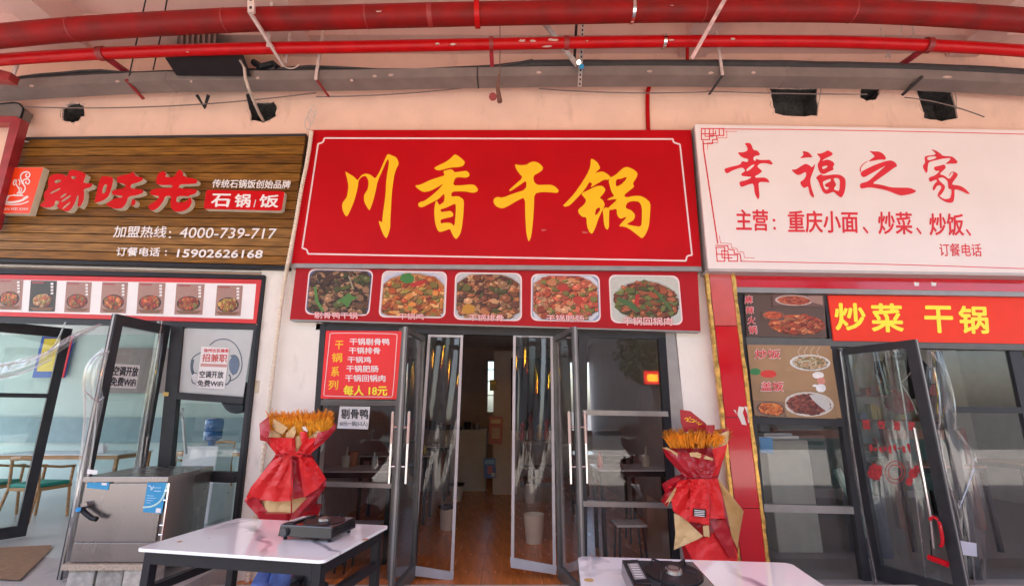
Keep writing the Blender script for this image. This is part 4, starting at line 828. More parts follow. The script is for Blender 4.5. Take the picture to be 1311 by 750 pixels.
# print on the left leaf
nl = empty('white_notice', fB(156, 496), 'white notice with two lines of black characters on the open left leaf', 'notice')
sheet = [fB(x, y) for x, y in ((136.5,495.5),(174,497.5),(179,467.5),(142,465.5))]; offB = Vector((.002, 0, 0))
build('sheet', MB().hexa([p for p in sheet], [p+offB for p in sheet]), PAPERW, nl)
text('空调开放', [(143,480.5),(175.5,482),(177.5,469.5),(145,468)], fB, DARKINK, nl, .03, off=Vector((.004, 0, 0))); text('免费WiFi', [(140,493.8),(172.5,495.4),(174.7,483.5),(142,482)], fB, DARKINK, nl, .03, off=Vector((.004, 0, 0)))
# print on the right leaf
rl = empty('faded_lettering', fR(1140, 600), 'faded red lettering and marks stuck on the open right leaf', 'decal')
FADE = mat('faded_red_vinyl', (.42, .04, .045), .5, var=.35, scale=30)
offR = nR*sR*.002
for s, q in (('面', [(1105,549),(1115,550),(1114,538),(1104,537)]), ('炒', [(1124,549),(1134,550),(1133,538),(1123,537)]), ('饭', [(1144,550),(1154,551),(1153,539),(1143,538)]), ('菜', [(1163,551),(1173,552),(1172,540),(1162,539)])): text(s, q, fR, FADE, rl, .05, off=offR, mirror=True)
def deco(pts, name='mark'):
    p = [fR(x, y)+offR for x, y in pts]; build(name, MB().poly([p], nR*sR*.001), FADE, rl)
rn = random.Random(4)
for cx, cy, r in ((1121,604,10),(1169,606,6),(1174,600,5),(1164,616,5)): deco([(cx+r*math.cos(6.28*k/18)*rn.uniform(.75, 1.1), cy+r*1.2*math.sin(6.28*k/18)*rn.uniform(.75, 1.1)) for k in range(18)])
for i in range(9): x = 1113+i*6; deco([(x, 570+rn.uniform(-4, 3)), (x+4, 571+rn.uniform(-3, 3)), (x+5, 577+rn.uniform(-3, 4)), (x+1, 575+rn.uniform(-2, 4))], 'worn_letter')
for k in range(24):
    a, b = 6.28*k/24, 6.28*(k+1)/24
    for r in (13, 9): deco([(1146+r*math.cos(a), 604+r*math.sin(a)*1.1), (1146+r*math.cos(b), 604+r*math.sin(b)*1.1), (1146+(r-.9)*math.cos(b), 604+(r-.9)*math.sin(b)*1.1), (1146+(r-.9)*math.cos(a), 604+(r-.9)*math.sin(a)*1.1)], 'ring_mark')
# pull handle and padlock on the right leaf
hp_ = [fR(x, y)+nR*sR*.05 for x, y in ((1175,547),(1184,596),(1195,655),(1200,700))]
hb_ = build('pull_handle', MB().tube(hp_, .015, 10), CHROME, eR, smooth=True)
lk = empty('cable_lock', fR(1203, 720), 'red looped cable lock hanging on the handle of the open right leaf', 'lock')
pts = [(1197,664),(1201,660),(1208,664),(1212,678),(1214,694),(1211,698)]
build('loop', MB().tube([fR(x, y)+nR*sR*.07 for x, y in smooth(pts, 2)], .014, 8), REDTILE, lk, smooth=True)
build('body', MB().tube([fR(1195,712)+nR*sR*.06, fR(1219,721)+nR*sR*.06], .026, 10), REDTILE, lk, smooth=True)
build('cord', MB().tube([fR(1197,690)+nR*sR*.06, fR(1199,716)+nR*sR*.06], .006, 6), BLACKM, lk)

# ---- left shop frames
wf = empty('fixed_window', P(265, 640, F), 'left shop side window with a round head outline and paper notices on frosted film', 'window')
member('post', [(219,414),(234,416),(204,760),(186,760)], F-.004, FRAME, wf)
member('head', [(-90,401),(328,414.5),(327,421),(-90,410)], F-.002, FRAME, wf)
member('transom', [(216,501),(312,508),(310,517),(214,510)], F-.002, FRAME, wf)
member('transom', [(200,601),(300,604),(299,618),(199,614)], F-.002, FRAME, wf)
member('jamb', [(325,416),(330,416),(293,760),(287,760)], F-.005, FRAME, wf)
member('pane', [(230,420),(325,422),(311,509),(219,503)], F+.03, FROST, wf, .008); member('pane', [(215,515),(311,518),(300,604),(200,601)], F+.03, GLASS, wf, .008); member('pane', [(200,617),(300,619),(285,760),(188,760)], F+.03, GLASSD, wf, .008)
build('tape_dab', prism([(209,501.5),(216,502),(215,507),(208,506.5)], F-.012, .004), mat('yellow_tape', (.6, .42, .12), .5), wf)
OUT = mat('outline_ink', (.10, .13, .17), .5, var=.2)
c3 = (120,390); s3 = 3.571
brush('head_outline', [([(530,185),(560,160),(610,155),(650,180),(675,230),(680,290),(655,335),(620,350)],5), ([(490,218),(450,240),(442,280),(450,320),(475,345)],5), ([(455,250),(448,290),(460,320)],9), ([(625,235),(650,230),(665,260),(660,295),(635,320)],8), ([(640,240),(648,270),(640,305)],10), ([(470,310),(450,330),(448,355),(465,362)],5), ([(618,318),(628,335),(612,365),(600,362)],7)], c3, s3, F+.028, OUT, wf)
blob('ear_cup', 299.5, 467.5, 6.5, 12, (.12,.17,.25), wf, F+.027, j=.03); blob('cheek_dot', 249.5, 483, 4, 5, (.62,.62,.62), wf, F+.026)
nt2 = empty('paper_notice', P(272, 498, F), 'paper notice with red heading over black lines on the frosted window', 'notice')
member('sheet', [(258,443.5),(293.5,445.5),(287.5,498),(251.8,495.5)], F+.022, PAPERW, nt2, .002)
f3 = onY(F+.0215)
text('徐州达瓦福客', rect(261, 446, 293, 450.8, 0, .5), f3, REDINK, nt2, .03); text('招兼职', rect(258.5, 452.4, 290.5, 463, 1, .8), f3, mat('pink_ink', (.6, .10, .09), .5), nt2, .03)
build('pink_band', prism([(257,465),(290.5,466.3),(290,470),(256.6,468.8)], F+.021, .0008), mat('pink_band_ink', (.6, .30, .28), .5), nt2)
text('空调开放', rect(255, 474.2, 286, 483.3, .8, .8), f3, DARKINK, nt2, .03); text('免费WiFi', rect(252.3, 486, 285.5, 494.5, .8, .8), f3, DARKINK, nt2, .03)
# ---- right shop frames
wq = empty('fixed_window', P(1040, 755, F), 'right shop side window beside the red pillar, posters above and clear panes below', 'window')
member('jamb', [(943,374),(953,374),(990,760),(980,760)], F-.002, FRAME, wq); member('head', [(943,370),(1345,377),(1345,382),(944,376)], F+.004, FRAME, wq)
member('post', [(1054.5,376),(1060.5,376),(1119,760),(1108,760)], F-.004, FRAME, wq)
member('transom', [(955,431),(1345,440.5),(1345,449),(956,441)], F-.006, FRAMEG, wq); member('transom', [(966,533),(1080,536),(1081,546),(967,543)], F-.003, FRAME, wq)
member('transom', [(978,645),(1098,648.5),(1100,658),(979,655)], F-.003, SILVER, wq)
member('pane', [(968,542),(1083,545),(1098,650),(978,647)], F+.03, GLASSD, wq, .008); member('pane', [(979,655),(1100,657),(1112,760),(986,760)], F+.03, GLASSD, wq, .008)
member('pane', [(952,374),(1345,380),(1345,444),(958,440)], F+.04, GLASSD, wq, .008)

# second, fixed glazed leaf of the right shop front
w2 = empty('fixed_window', P(1270, 755, F), 'glazed front panel of the right shop beyond the open leaf', 'window')
member('stile', [(1196,449),(1206,449),(1262,760),(1250,760)], F+.02, FRAME, w2, .05); member('stile', [(1292,449),(1308,449),(1380,760),(1360,760)], F+.02, FRAME, w2, .05)
member('pane', [(1204,449),(1294,449),(1362,760),(1260,760)], F+.04, GLASSD, w2, .008); member('middle_rail', [(1216,520),(1310,521),(1313,529),(1217,528)], F+.022, FRAME, w2, .05)
# ================================================================== OUTDOOR TABLES
def marble():
    m = mat('white_marble_top', (.86, .88, .92), .06, var=.02, coat=.5); t = m.node_tree; b = t.nodes['Principled BSDF']
    tc = t.nodes.new('ShaderNodeTexCoord'); wv = t.nodes.new('ShaderNodeTexWave'); wv.inputs['Scale'].default_value = 1.1; wv.inputs['Distortion'].default_value = 9; wv.inputs['Detail'].default_value = 5; wv.inputs['Detail Scale'].default_value = 1.4; wv.bands_direction = 'DIAGONAL'
    t.links.new(tc.outputs['Object'], wv.inputs[0]); r = t.nodes.new('ShaderNodeValToRGB')
    r.color_ramp.elements[0].position = 0; r.color_ramp.elements[0].color = (.28, .30, .36, 1); r.color_ramp.elements[1].position = .10; r.color_ramp.elements[1].color = (.86, .88, .92, 1)
    n = t.nodes.new('ShaderNodeTexNoise'); n.inputs['Scale'].default_value = 2.5; t.links.new(tc.outputs['Object'], n.inputs[0])
    r2 = t.nodes.new('ShaderNodeValToRGB'); r2.color_ramp.elements[0].position = .42; r2.color_ramp.elements[1].position = .6
    t.links.new(wv.outputs[0], r.inputs[0]); t.links.new(n.outputs[0], r2.inputs[0])
    mx = t.nodes.new('ShaderNodeMix'); mx.data_type = 'RGBA'; t.links.new(r2.outputs[0], mx.inputs[0]); mx.inputs[6].default_value = (.86, .88, .92, 1); t.links.new(r.outputs[0], mx.inputs[7])
    t.links.new(mx.outputs[2], b.inputs['Base Color']); return m
MARB = marble()
def table(c, ang, w, d, label, name='marble_table', rad=.04, legm=BLACKM, topm=MARB, h=.75, cat='table', group=None, rung=True, z=-.12):
    e = empty(name, (c[0], c[1], z), label, cat, group, rz=R(ang)); a, b = w/2, d/2; h = h-z
    pts = []
    for sx, sy, a0 in ((1, 1, 0), (-1, 1, 90), (-1, -1, 180), (1, -1, 270)):
        for k in range(6): an = R(a0+18*k); pts.append((sx*(a-rad)+rad*math.cos(an), sy*(b-rad)+rad*math.sin(an)))
    build('tabletop', MB().hexa([(x, y, h-.015) for x, y in pts], [(x, y, h) for x, y in pts]), topm, e, local=True, bevel=.003)
    i = .05; l = .045
    for sx in (-1, 1):
        for sy in (-1, 1):
            x, y = sx*(a-i), sy*(b-i); build('leg', MB().box(x-l/2, x+l/2, y-l/2, y+l/2, 0, h-.016), legm, e, local=True, bevel=.004)
    build('apron', MB().box(-a+i+l/2, a-i-l/2, -b+i-l/2, -b+i+l/2-.002, h-.075, h-.017).box(-a+i+l/2, a-i-l/2, b-i-l/2+.002, b-i+l/2, h-.075, h-.017).box(-a+i-l/2+.001, -a+i+l/2-.003, -b+i+l/2, b-i-l/2, h-.075, h-.017).box(a-i-l/2+.003, a-i+l/2-.001, -b+i+l/2, b-i-l/2, h-.075, h-.017), legm, e, local=True)
    if rung:
        build('stretcher', MB().box(-a+i-.018, -a+i+.018, -b+i+l/2, b-i-l/2, h-.22, h-.18), legm, e, local=True); build('stretcher', MB().box(a-i-.018, a-i+.018, -b+i+l/2, b-i-l/2, h-.22, h-.18), legm, e, local=True)
    return e
t1 = table((-1.30, 2.80), -11, 1.03, .68, 'white marble topped table on black legs at left, with a black stove on it', rad=.03)
build('screw_cap', MB().lathe((-.40, -.2, 0), [(.001, .872), (.012, .872), (.012, .873), (.001, .8735)]), mat('copper_cap', (.5, .25, .15), .3, metal=.5), t1, local=True)
t2 = table((.745, 2.04), -6, .95, .70, 'white marble topped table at the bottom right with a stove at its left end', rad=.035)
tg = PZ(1100, 500, .75)
for (px_, py_, r_, m_, nm) in ((468, 690, .018, 'copper_seal', 'round copper coloured sticker near the right edge of the left table'), (754, 742, .02, 'gold_seal', 'round gold sticker at the left corner of the right table')):
    p = PZ(px_, py_, .751); tag(build('round_sticker', MB().lathe(p, [(.001, 0), (r_, 0), (r_, .0008), (.001, .001)]), mat(m_, (.42, .2, .12) if r_ == .018 else (.5, .36, .14), .4)), nm, 'sticker')
def stove(c, ang, label):
    e = empty('gas_stove', (c[0], c[1], .751), label, 'stove', None, rz=R(ang)); w, d, h = .34, .27, .075
    build('body', MB().hexa([(-w/2,-d/2,.018),(w/2,-d/2,.018),(w/2-.006,-d/2+.006,h),(-w/2+.006,-d/2+.006,h)], [(-w/2,d/2,.018),(w/2,d/2,.018),(w/2-.006,d/2-.006,h),(-w/2+.006,d/2-.006,h)]), mat('stove_enamel', (.012, .011, .013), .22, var=.1, coat=.4), e, local=True, bevel=.006)
    for sx in (-1, 1):
        for sy in (-1, 1): build('foot', MB().lathe((sx*(w/2-.03), sy*(d/2-.03), 0), [(.01, 0), (.013, .02)], 8), BLACKM, e, local=True)
    cx = .035
    build('drip_pan', MB().lathe((cx, 0, h), [(.118, .000), (.118, .004), (.10, .004), (.085, -.004+.006), (.05, .003)], 28), BLACKM, e, local=True, smooth=True)
    b_ = build('burner', MB().lathe((cx, 0, h), [(.036, .002), (.034, .014), (.028, .018), (.012, .019), (.001, .017)], 22), mat('burner_alloy', (.35, .33, .32), .4, metal=.8), e, local=True, smooth=True)
    for k in range(16):
        a = 6.283*k/16; build('flame_slot', MB().box(cx+.025*math.cos(a)-.0025, cx+.025*math.cos(a)+.0025, .025*math.sin(a)-.0025, .025*math.sin(a)+.0025, h+.0165, h+.0195), BLACKM, b_, local=True)
    for k in range(4):
        a = R(45+90*k); c_, s_ = math.cos(a), math.sin(a)
        build('pan_support', MB().tube([(cx+.108*c_, .108*s_, h+.003), (cx+.100*c_, .100*s_, h+.024), (cx+.055*c_, .055*s_, h+.022)], .0042, 6), BLACKM, e, local=True)
    build('control_panel', MB().hexa([(-w/2+.012,-d/2+.02,h),(-w/2+.078,-d/2+.02,h),(-w/2+.078,-d/2+.02,h+.006),(-w/2+.012,-d/2+.02,h+.002)], [(-w/2+.012,d/2-.02,h),(-w/2+.078,d/2-.02,h),(-w/2+.078,d/2-.02,h+.006),(-w/2+.012,d/2-.02,h+.002)]), BLACKM, e, local=True)
    lab_ = build('warning_label', MB().hexa([(-w/2+.02,-.085,h+.0045),(-w/2+.068,-.085,h+.0085),(-w/2+.068,.07,h+.0085),(-w/2+.02,.07,h+.0045)], [(-w/2+.02,-.085,h+.0049),(-w/2+.068,-.085,h+.0089),(-w/2+.068,.07,h+.0089),(-w/2+.02,.07,h+.0049)]), mat('label_grey', (.25, .25, .27), .4), e, local=True)
    for k in range(6): build('label_line', MB().box(-w/2+.026, -w/2+.060, -.075+k*.023, -.068+k*.023, h+.0092, h+.0096), PAPERW, lab_, local=True)
    build('knob', MB().tube([(-w/2+.045, -d/2+.004, h*.55), (-w/2+.045, -d/2-.018, h*.55)], .02, 14), mat('knob_grey', (.05, .05, .055), .35), e, local=True, smooth=True)
    build('vent_slots', MB().box(w/2-.001, w/2+.001, -.09, .09, .045, .05).box(w/2-.001, w/2+.001, -.09, .09, .032, .037), mat('slot_dark', (.003, .003, .003), .8), e, local=True)
    return e
stove((-1.06, 2.80), -11, 'black portable gas stove standing on the left marble table')
stove((.575, 1.955), -5, 'black portable gas stove on the left end of the right marble table')
bpy.data.objects['gas_stove'].scale = (.92, .92, 1)
bpy.data.objects['gas_stove.001'].scale = (.86, 1.15, 1)
# blue cloth and black bag beneath the left table
CLB = mat('blue_cloth', (.08, .15, .42), .8, var=.3, scale=12, bump=.3)
def lump(c, r, seed, zs=1, n=14, k=8):
    rn = random.Random(seed); mb = MB(); pr = []
    ph_ = [rn.uniform(0, 6) for _ in range(6)]
    for i in range(k+1):
        th = math.pi*i/k; base = len(mb.v); pr.append(base)
        for j in range(n):
            a = 6.283*j/n; q = 1+.14*math.sin(3*a+ph_[0]+i)+.1*math.sin(5*a+ph_[1]-i*1.3)+.08*math.sin(2*th+ph_[2])
            mb.v.append((c[0]+r*math.sin(th)*math.cos(a)*q, c[1]+r*math.sin(th)*math.sin(a)*q, c[2]+r*zs*(1-math.cos(th))*.5*q))
    for a, b in zip(pr, pr[1:]):
        for j in range(n): q = (j+1) % n; mb.f.append([a+j, a+q, b+q, b+j])
    return mb
tag(build('cloth_bundle', lump(PZ(340, 800, -.12), .17, 3, 1.9), CLB, smooth=60), 'blue cloth bundle on the ground under the left marble table', 'cloth')
tag(build('black_bag', lump(PZ(382, 805, -.12), .17, 8, 2.0), BLACKM, smooth=60), 'black bag on the ground beside the blue cloth under the left table', 'bag')

# ================================================================== STEEL CABINET
sc_ = empty('steel_cabinet', (-3.25, 4.65, 0), 'waist-high stainless steel cabinet on bricks beside the open left leaf', 'cabinet')
X0, X1, Y0, Y1, Z0, Z1 = -3.63, -2.93, 4.25, 5.02, .20, .862
shx = -.10
def cq(x, y, z): return (x+shx*(y-Y0)/(Y1-Y0), y, z)
def cbox(x0, x1, y0, y1, z0, z1): return MB().hexa([cq(x0,y0,z0), cq(x1,y0,z0), cq(x1,y0,z1), cq(x0,y0,z1)], [cq(x0,y1,z0), cq(x1,y1,z0), cq(x1,y1,z1), cq(x0,y1,z1)])
build('carcass', cbox(X0, X1, Y0+.02, Y1, Z0, Z1-.045), STEEL, sc_)
build('top', cbox(X0-.012, X1+.012, Y0-.012, Y1+.01, Z1-.043, Z1), STEEL, sc_, bevel=.004)
dr = build('door', cbox(X0+.01, X1-.02, Y0, Y0+.018, Z0+.16, Z1-.055), mat('door_steel', (.27, .245, .235), .27, metal=.85, var=.05, scale=1.5, stretch=(4, 4, .8)), sc_, bevel=.003)
build('lower_panel', cbox(X0+.01, X1-.02, Y0, Y0+.018, Z0+.005, Z0+.15), STEEL, sc_, bevel=.003)
yf = Y0-.003
fc = onY(yf)
def onf(name, q, m, par, d=.002): return build(name, prism(q, yf-(d-.002)*4, .002), m, par)
onf('blue_label', [(112.5,613),(140.5,616),(138.5,627),(111,624)], BLUEPAP, dr)
onf('blue_label', [(189,616),(214,617.5),(207,657),(183,655)], BLUEPAP, dr)
brush('swoosh', [([(183,649),(196,648),(207,640),(212,628),(214,618)],2.2)], (0,0), 1, yf-.002, mat('pale_cyan_print', (.45, .68, .66), .4), dr)
brush('bird_mark', [([(190,621),(194,623),(193,628),(197,622)],1.6), ([(197,624),(206,624)],.7), ([(197,628),(206,628.5)],1), ([(188,634),(197,634.5)],.6), ([(188,637),(200,637.5)],.6), ([(187,640),(196,640.5)],.6), ([(187,643),(193,643.3)],.6)], (0,0), 1, yf-.002, mat('pale_blue_print', (.45, .65, .8), .4), dr)
onf('white_dot', [(200,650),(206,650.5),(205.5,656),(199,655.5)], PAPERW, dr, .0025); onf('white_dot', [(130,617.5),(137,618),(136.5,621),(130,620.8)], PAPERW, dr, .0025); onf('white_mark', [(117,615.5),(123,616),(123,617.5),(117,617)], PAPERW, dr, .0025)
onf('paper_slip', [(112,600.5),(125,601.5),(124,607),(111,606)], PAPERW, sc_)
hc = P(110, 646, Y0-.02)
hd = build('latch', MB().tube([hc+Vector((.0,.02,0)), hc+Vector((0,-.02,0))], .028, 14), STEEL, dr, smooth=True)
build('latch_handle', MB().tube([P(104,651,Y0-.05), P(110,657,Y0-.055), P(118,663,Y0-.06), P(124,664,Y0-.06)], .020, 8), BLACKM, hd, smooth=True)
build('blue_cap', MB().tube([P(101,652,Y0-.05), P(100,652,Y0-.09)], .018, 10), mat('blue_plastic', (.03, .35, .8), .3), hd)
for y in (628, 640, 672, 684): p = P(213-(y-628)*.14, y, Y0-.008); build('hinge_pin', MB().tube([p-Vector((.012,0,0)), p+Vector((.02,0,0))], .008, 8), CHROME, dr)
p0 = P(217, 618, Y0-.006); p1 = P(206, 695, Y0-.006); build('hinge_rod', MB().tube([p0, p1], .010, 8), CHROME, dr)
slab = tag(build('stone_slab', cbox(X0-.03, X1+.03, Y0-.03, Y1, .155, .197), mat('granite_slab', (.42, .34, .27), .7, var=.3, scale=60)), 'tan granite slab lying on bricks beneath the steel cabinet', 'slab')
BR = [mat('cement_brick_%d' % i, c, .9, var=.25, scale=20, bump=.4) for i, c in enumerate([(.40,.38,.35),(.33,.31,.28),(.46,.43,.39)])]
rn = random.Random(2)
for i, l_ in enumerate(('leftmost grey cement block under the latch corner of the steel cabinet', 'middle grey cement block under the front of the steel cabinet', 'rightmost grey cement block under the hinge corner of the steel cabinet')):
    x = X0+.01+i*.235; b = tag(build('brick', cbox(x, x+.215, Y0-.01+rn.uniform(-.01, .02), Y0+.2, .001, .153), BR[i % 3], bevel=.012), l_, 'brick', 'blocks carrying the steel cabinet')
for i in (0, 2):
    x = X0+i*.24; tag(build('brick', cbox(x, x+.2, Y1-.2, Y1-.1, .001, .153), BR[i % 3], bevel=.008), 'grey cement block under the rear %s corner of the steel cabinet' % ('left' if i == 0 else 'right'), 'brick', 'blocks carrying the steel cabinet')
tag(build('door_mat', MB().hexa([PZ(-60,703,.006), PZ(66,697,.006), PZ(66,702,.006), PZ(25,742,.006), PZ(-60,738,.006)], [PZ(-60,703,.016), PZ(66,697,.016), PZ(66,702,.016), PZ(25,742,.016), PZ(-60,738,.016)]), mat('brown_mat', (.26, .15, .08), .95, var=.2, scale=15, bump=.3)), 'flat brown cardboard-like mat on the floor at the left shop entrance', 'mat')

# ================================================================== BOUQUETS
RPAP = mat('red_wrapping_paper', (.62, .014, .016), .42, var=.06, scale=3, bump=.12, bscale=7, spec=.35)
RPAP2 = mat('deep_red_wrapping_paper', (.36, .005, .014), .35, var=.1, scale=3, bump=.15, bscale=7)
GPAP = mat('kraft_gold_paper', (.60, .40, .19), .5, var=.12, scale=6, bump=.25, bscale=10)
WHEAT = mat('dyed_orange_ears', (.78, .26, .008), .7, var=.3, scale=18)
WHEAT2 = mat('dark_orange_ears', (.50, .17, .012), .75, var=.35, scale=18)

def paper(name, pts, org, s, Yc, cx, hw, layer, m, par, bulge=.2, th=.004, crease=.006, seed=0):
    """a folded sheet wrapped round the bunch: outline, curved forward towards the middle, creased"""
    rn = random.Random(seed+len(pts)*7+int(pts[0][0])); px_ = [(org[0]+x/s, org[1]+y/s) for x, y in pts]
    bm = bmesh.new(); vs_ = [bm.verts.new((x, y, 0)) for x, y in px_]
    tr_ = tessellate_polygon([[Vector((x, y, 0)) for x, y in px_]])
    for t in tr_:
        try: bm.faces.new([vs_[i] for i in t])
        except ValueError: pass
    bmesh.ops.subdivide_edges(bm, edges=[e for e in bm.edges if e.calc_length() > 8], cuts=2, use_grid_fill=True)
    bmesh.ops.subdivide_edges(bm, edges=[e for e in bm.edges if e.calc_length() > 9], cuts=1, use_grid_fill=True)
    bmesh.ops.triangulate(bm, faces=bm.faces)
    for _ in range(2):
        bmesh.ops.subdivide_edges(bm, edges=[e for e in bm.edges if e.calc_length() > 5.5], cuts=1)
        bmesh.ops.triangulate(bm, faces=bm.faces)
    mb = MB(); d = Vector((0, th, 0)); a1, a2 = rn.uniform(0, 6), rn.uniform(0, 6)
    bm.verts.ensure_lookup_table(); bm.verts.index_update()
    for v in bm.verts:
        x, y = v.co.x, v.co.y; k = max(0, 1-((x-cx)/hw)**2)
        wy = 582 if Yc == Y5 else 612; wx = 376 if Yc == Y5 else 903; an = math.atan2(x-wx, abs(y-wy)+12); rr = min(1, math.hypot(x-wx, y-wy)/22)
        pl = abs(((an*2.9+a1) % 1)*2-1)-.5; nz = mnoise.noise(Vector((x*.055, y*.055, seed*3.1)))+.5*mnoise.noise(Vector((x*.16, y*.16, seed*1.7)))
        Y = Yc-bulge*math.sqrt(k)-layer+.030*pl*rr+.016*nz+crease*(math.sin(x*.22+a1+y*.07)+.6*math.sin(y*.15+a2-x*.1))*.5+rn.uniform(-.0008, .0008)
        mb.v.append(tuple(P(x, y, Y)))
    n = len(mb.v); mb.v += [tuple(Vector(v)+d) for v in mb.v]
    for f in bm.faces:
        i = [v.index for v in f.verts]; mb.f.append(i); mb.f.append([n+k for k in i][::-1])
    for e in bm.edges:
        if len(e.link_faces) == 1: a, b = e.verts[0].index, e.verts[1].index; mb.f.append([a, b, n+b, n+a])
    bm.free(); return build(name, mb, m, par, smooth=22)
def ears(par, boxpts, Yc, spread, n, seed, m, hh=(14, 26), lean=.25):
    rn = random.Random(seed); mb = MB()
    for i in range(n):
        u = rn.random(); x0, y0, x1, y1, c = boxpts; x = x0+(x1-x0)*u; y = y0+(y1-y0)*rn.random(); Y = Yc+rn.uniform(-spread, spread)*math.sqrt(max(.05, 1-(2*u-1)**2))
        a = P(x, y, Y); L = rn.uniform(*hh)*.0075; dx = (x-c)/(x1-x0)*2*lean+rn.uniform(-.18, .18); dy_ = rn.uniform(-.25, .15)
        t = Vector((dx, dy_-.1, 1)).normalized(); w_ = rn.uniform(.004, .0085)
        mb.tube([a, a+t*L*.35, a+t*L*.75+Vector((dx*.01, -.005, 0)), a+t*L+Vector((dx*.03, -.012, -.002))], w_, 4, rs=[w_*.6, w_, w_*.75, .0012])
        for k in range(3):
            b_ = a+t*L*rn.uniform(.3, .9); o = Vector((rn.uniform(-1, 1), rn.uniform(-1, .4), .9))*.016; mb.quad(b_, b_+o+Vector((.003, 0, 0)), b_+o*1.6, b_+o-Vector((.003, 0, 0)))
    return build('grain_ears', mb, m, par, kind='stuff')
O5 = (300, 510); S5 = 4.686; Y5 = 4.35
b1 = empty('bouquet', P(368, 690, Y5), 'tall bouquet of orange grain in bright red paper, behind the left table', 'bouquet')
b1.location.z = 0
pz = lambda nm, pts, ly, m, sd=0, bulge=.2: paper(nm, pts, O5, S5, Y5, 379, 62, ly, m, b1, bulge, seed=sd)
pz('back_wrap', [(160,150),(205,108),(300,120),(400,120),(600,140),(604,180),(560,240),(460,330),(550,480),(545,530),(440,700),(430,1000),(250,1000),(230,720),(70,620),(170,440),(250,335),(200,270)], -.16, RPAP2, 1, -.05)
ears(b1, (347, 543, 422, 560, 385), Y5-.03, .16, 900, 1, WHEAT, (10, 19), .22)
ears(b1, (349, 549, 420, 560, 385), Y5-.17, .04, 420, 2, mat('light_orange_ears', (.85, .36, .02), .7, var=.3, scale=18), (7, 16), .3)
pz('collar', [(150,150),(205,108),(215,190),(200,240),(205,262),(155,250)], .13, RPAP2, 2)
pz('collar', [(500,205),(560,190),(610,148),(608,185),(560,240),(470,300),(490,240)], .13, RPAP2, 3)
pz('lining', [(235,118),(320,175),(290,215),(245,195),(228,165)], .05, GPAP, 4); pz('lining', [(200,205),(225,190),(270,205),(282,232),(205,232)], .055, GPAP, 5)
pz('lining', [(308,210),(360,162),(370,200),(352,242),(312,235)], .06, GPAP, 6); pz('lining', [(365,230),(402,215),(408,262),(372,325),(364,300)], .055, GPAP, 7); pz('lining', [(440,240),(498,190),(557,212),(540,235),(470,250)], .05, GPAP, 8); pz('lining', [(405,170),(430,165),(440,200),(415,190)], .03, PAPERW, 8)
pz('collar', [(203,234),(365,236),(366,332),(250,332),(222,300)], .08, RPAP, 9)
pz('collar', [(392,200),(430,196),(442,238),(552,228),(540,260),(455,330),(378,332),(404,270)], .08, RPAP, 10)
pz('skirt', [(140,622),(250,600),(420,580),(440,610),(340,760),(330,900),(300,900),(230,720)], .0, GPAP, 12)
pz('side_flap', [(58,614),(118,540),(152,618),(228,716),(215,730),(150,716)], .03, RPAP2, 13); pz('side_flap', [(550,490),(552,520),(430,650),(345,745),(340,700),(430,600),(500,540)], .03, RPAP2, 14)
pz('skirt', [(250,343),(306,350),(262,480),(150,608),(118,590),(62,612),(100,530),(172,440)], .055, RPAP, 15)
pz('skirt', [(298,350),(352,350),(352,480),(345,612),(248,617),(150,604),(230,500)], .085, RPAP, 16)
pz('skirt', [(346,350),(412,350),(425,470),(422,590),(352,604)], .065, RPAP2, 17)  # deeper red here stands in for the shade of the fold
pz('skirt', [(385,350),(462,352),(500,400),(550,482),(500,540),(420,592),(400,470)], .095, RPAP, 18)
build('ribbon', MB().tube([P(x, y, Y5-.2*math.sqrt(max(0, 1-((x-379)/62)**2))-.10) for x, y in ((352,583),(360,582.2),(370,582),(382,582.2),(397,581.5))], .007, 6).tube([P(376,582,Y5-.31), P(372,587,Y5-.315), P(380,592,Y5-.31)], .006, 6).tube([P(374,582,Y5-.3), P(373,620,Y5-.3), P(373,660,Y5-.27)], .006, 6), RPAP2, b1)
bw = P(376, 582, Y5-.32)
for sg in (-1, 1): build('bow_loop', MB().tube([bw, bw+Vector((sg*.05, -.01, .03)), bw+Vector((sg*.085, -.01, .012)), bw+Vector((sg*.06, 0, -.012)), bw], .010, 6, rs=[.006, .013, .015, .012, .006]), RPAP, b1, smooth=True)
build('lower_wrap', MB().lathe((P(368,690,Y5).x, Y5, 0), [(.16, -.12), (.15, .2), (.20, .42), (.26, .6)], 10), RPAP2, b1)
O6 = (840, 510); S6 = 3.41; Y6 = 4.4
b2 = empty('bouquet', P(896, 715, Y6), 'slimmer bouquet with a red card on top and a black tag, by the red pillar', 'bouquet'); b2.location.z = 0
p6 = lambda nm, pts, ly, m, sd=0, bulge=.18: paper(nm, pts, O6, S6, Y6, 900, 52, ly, m, b2, bulge, seed=sd)
p6('back_wrap', [(60,180),(160,150),(300,130),(320,140),(300,240),(270,350),(380,490),(350,720),(165,720),(110,600),(75,480),(80,340),(110,330),(60,240)], -.15, RPAP2, 1, -.04)
p6('collar', [(218,115),(256,115),(256,150),(300,135),(318,138),(310,200),(220,190)], -.05, RPAP2, 2)
ears(b2, (857, 564, 928, 574, 893), Y6-.03, .12, 420, 5, WHEAT2, (11, 17), .45); ears(b2, (858, 566, 922, 574, 893), Y6-.16, .04, 220, 6, WHEAT, (8, 13), .5)
p6('lining', [(232,200),(262,160),(318,140),(314,190),(290,215),(245,220)], .0, GPAP, 3)
p6('collar', [(26,216),(60,225),(110,238),(180,232),(250,262),(262,300),(240,345),(130,345),(85,300),(45,255)], .07, RPAP2, 4); p6('lining', [(28,214),(48,212),(95,240),(92,260),(60,250)], .085, GPAP, 5); p6('lining', [(145,236),(180,234),(250,262),(245,270),(150,252)], .09, GPAP, 6)
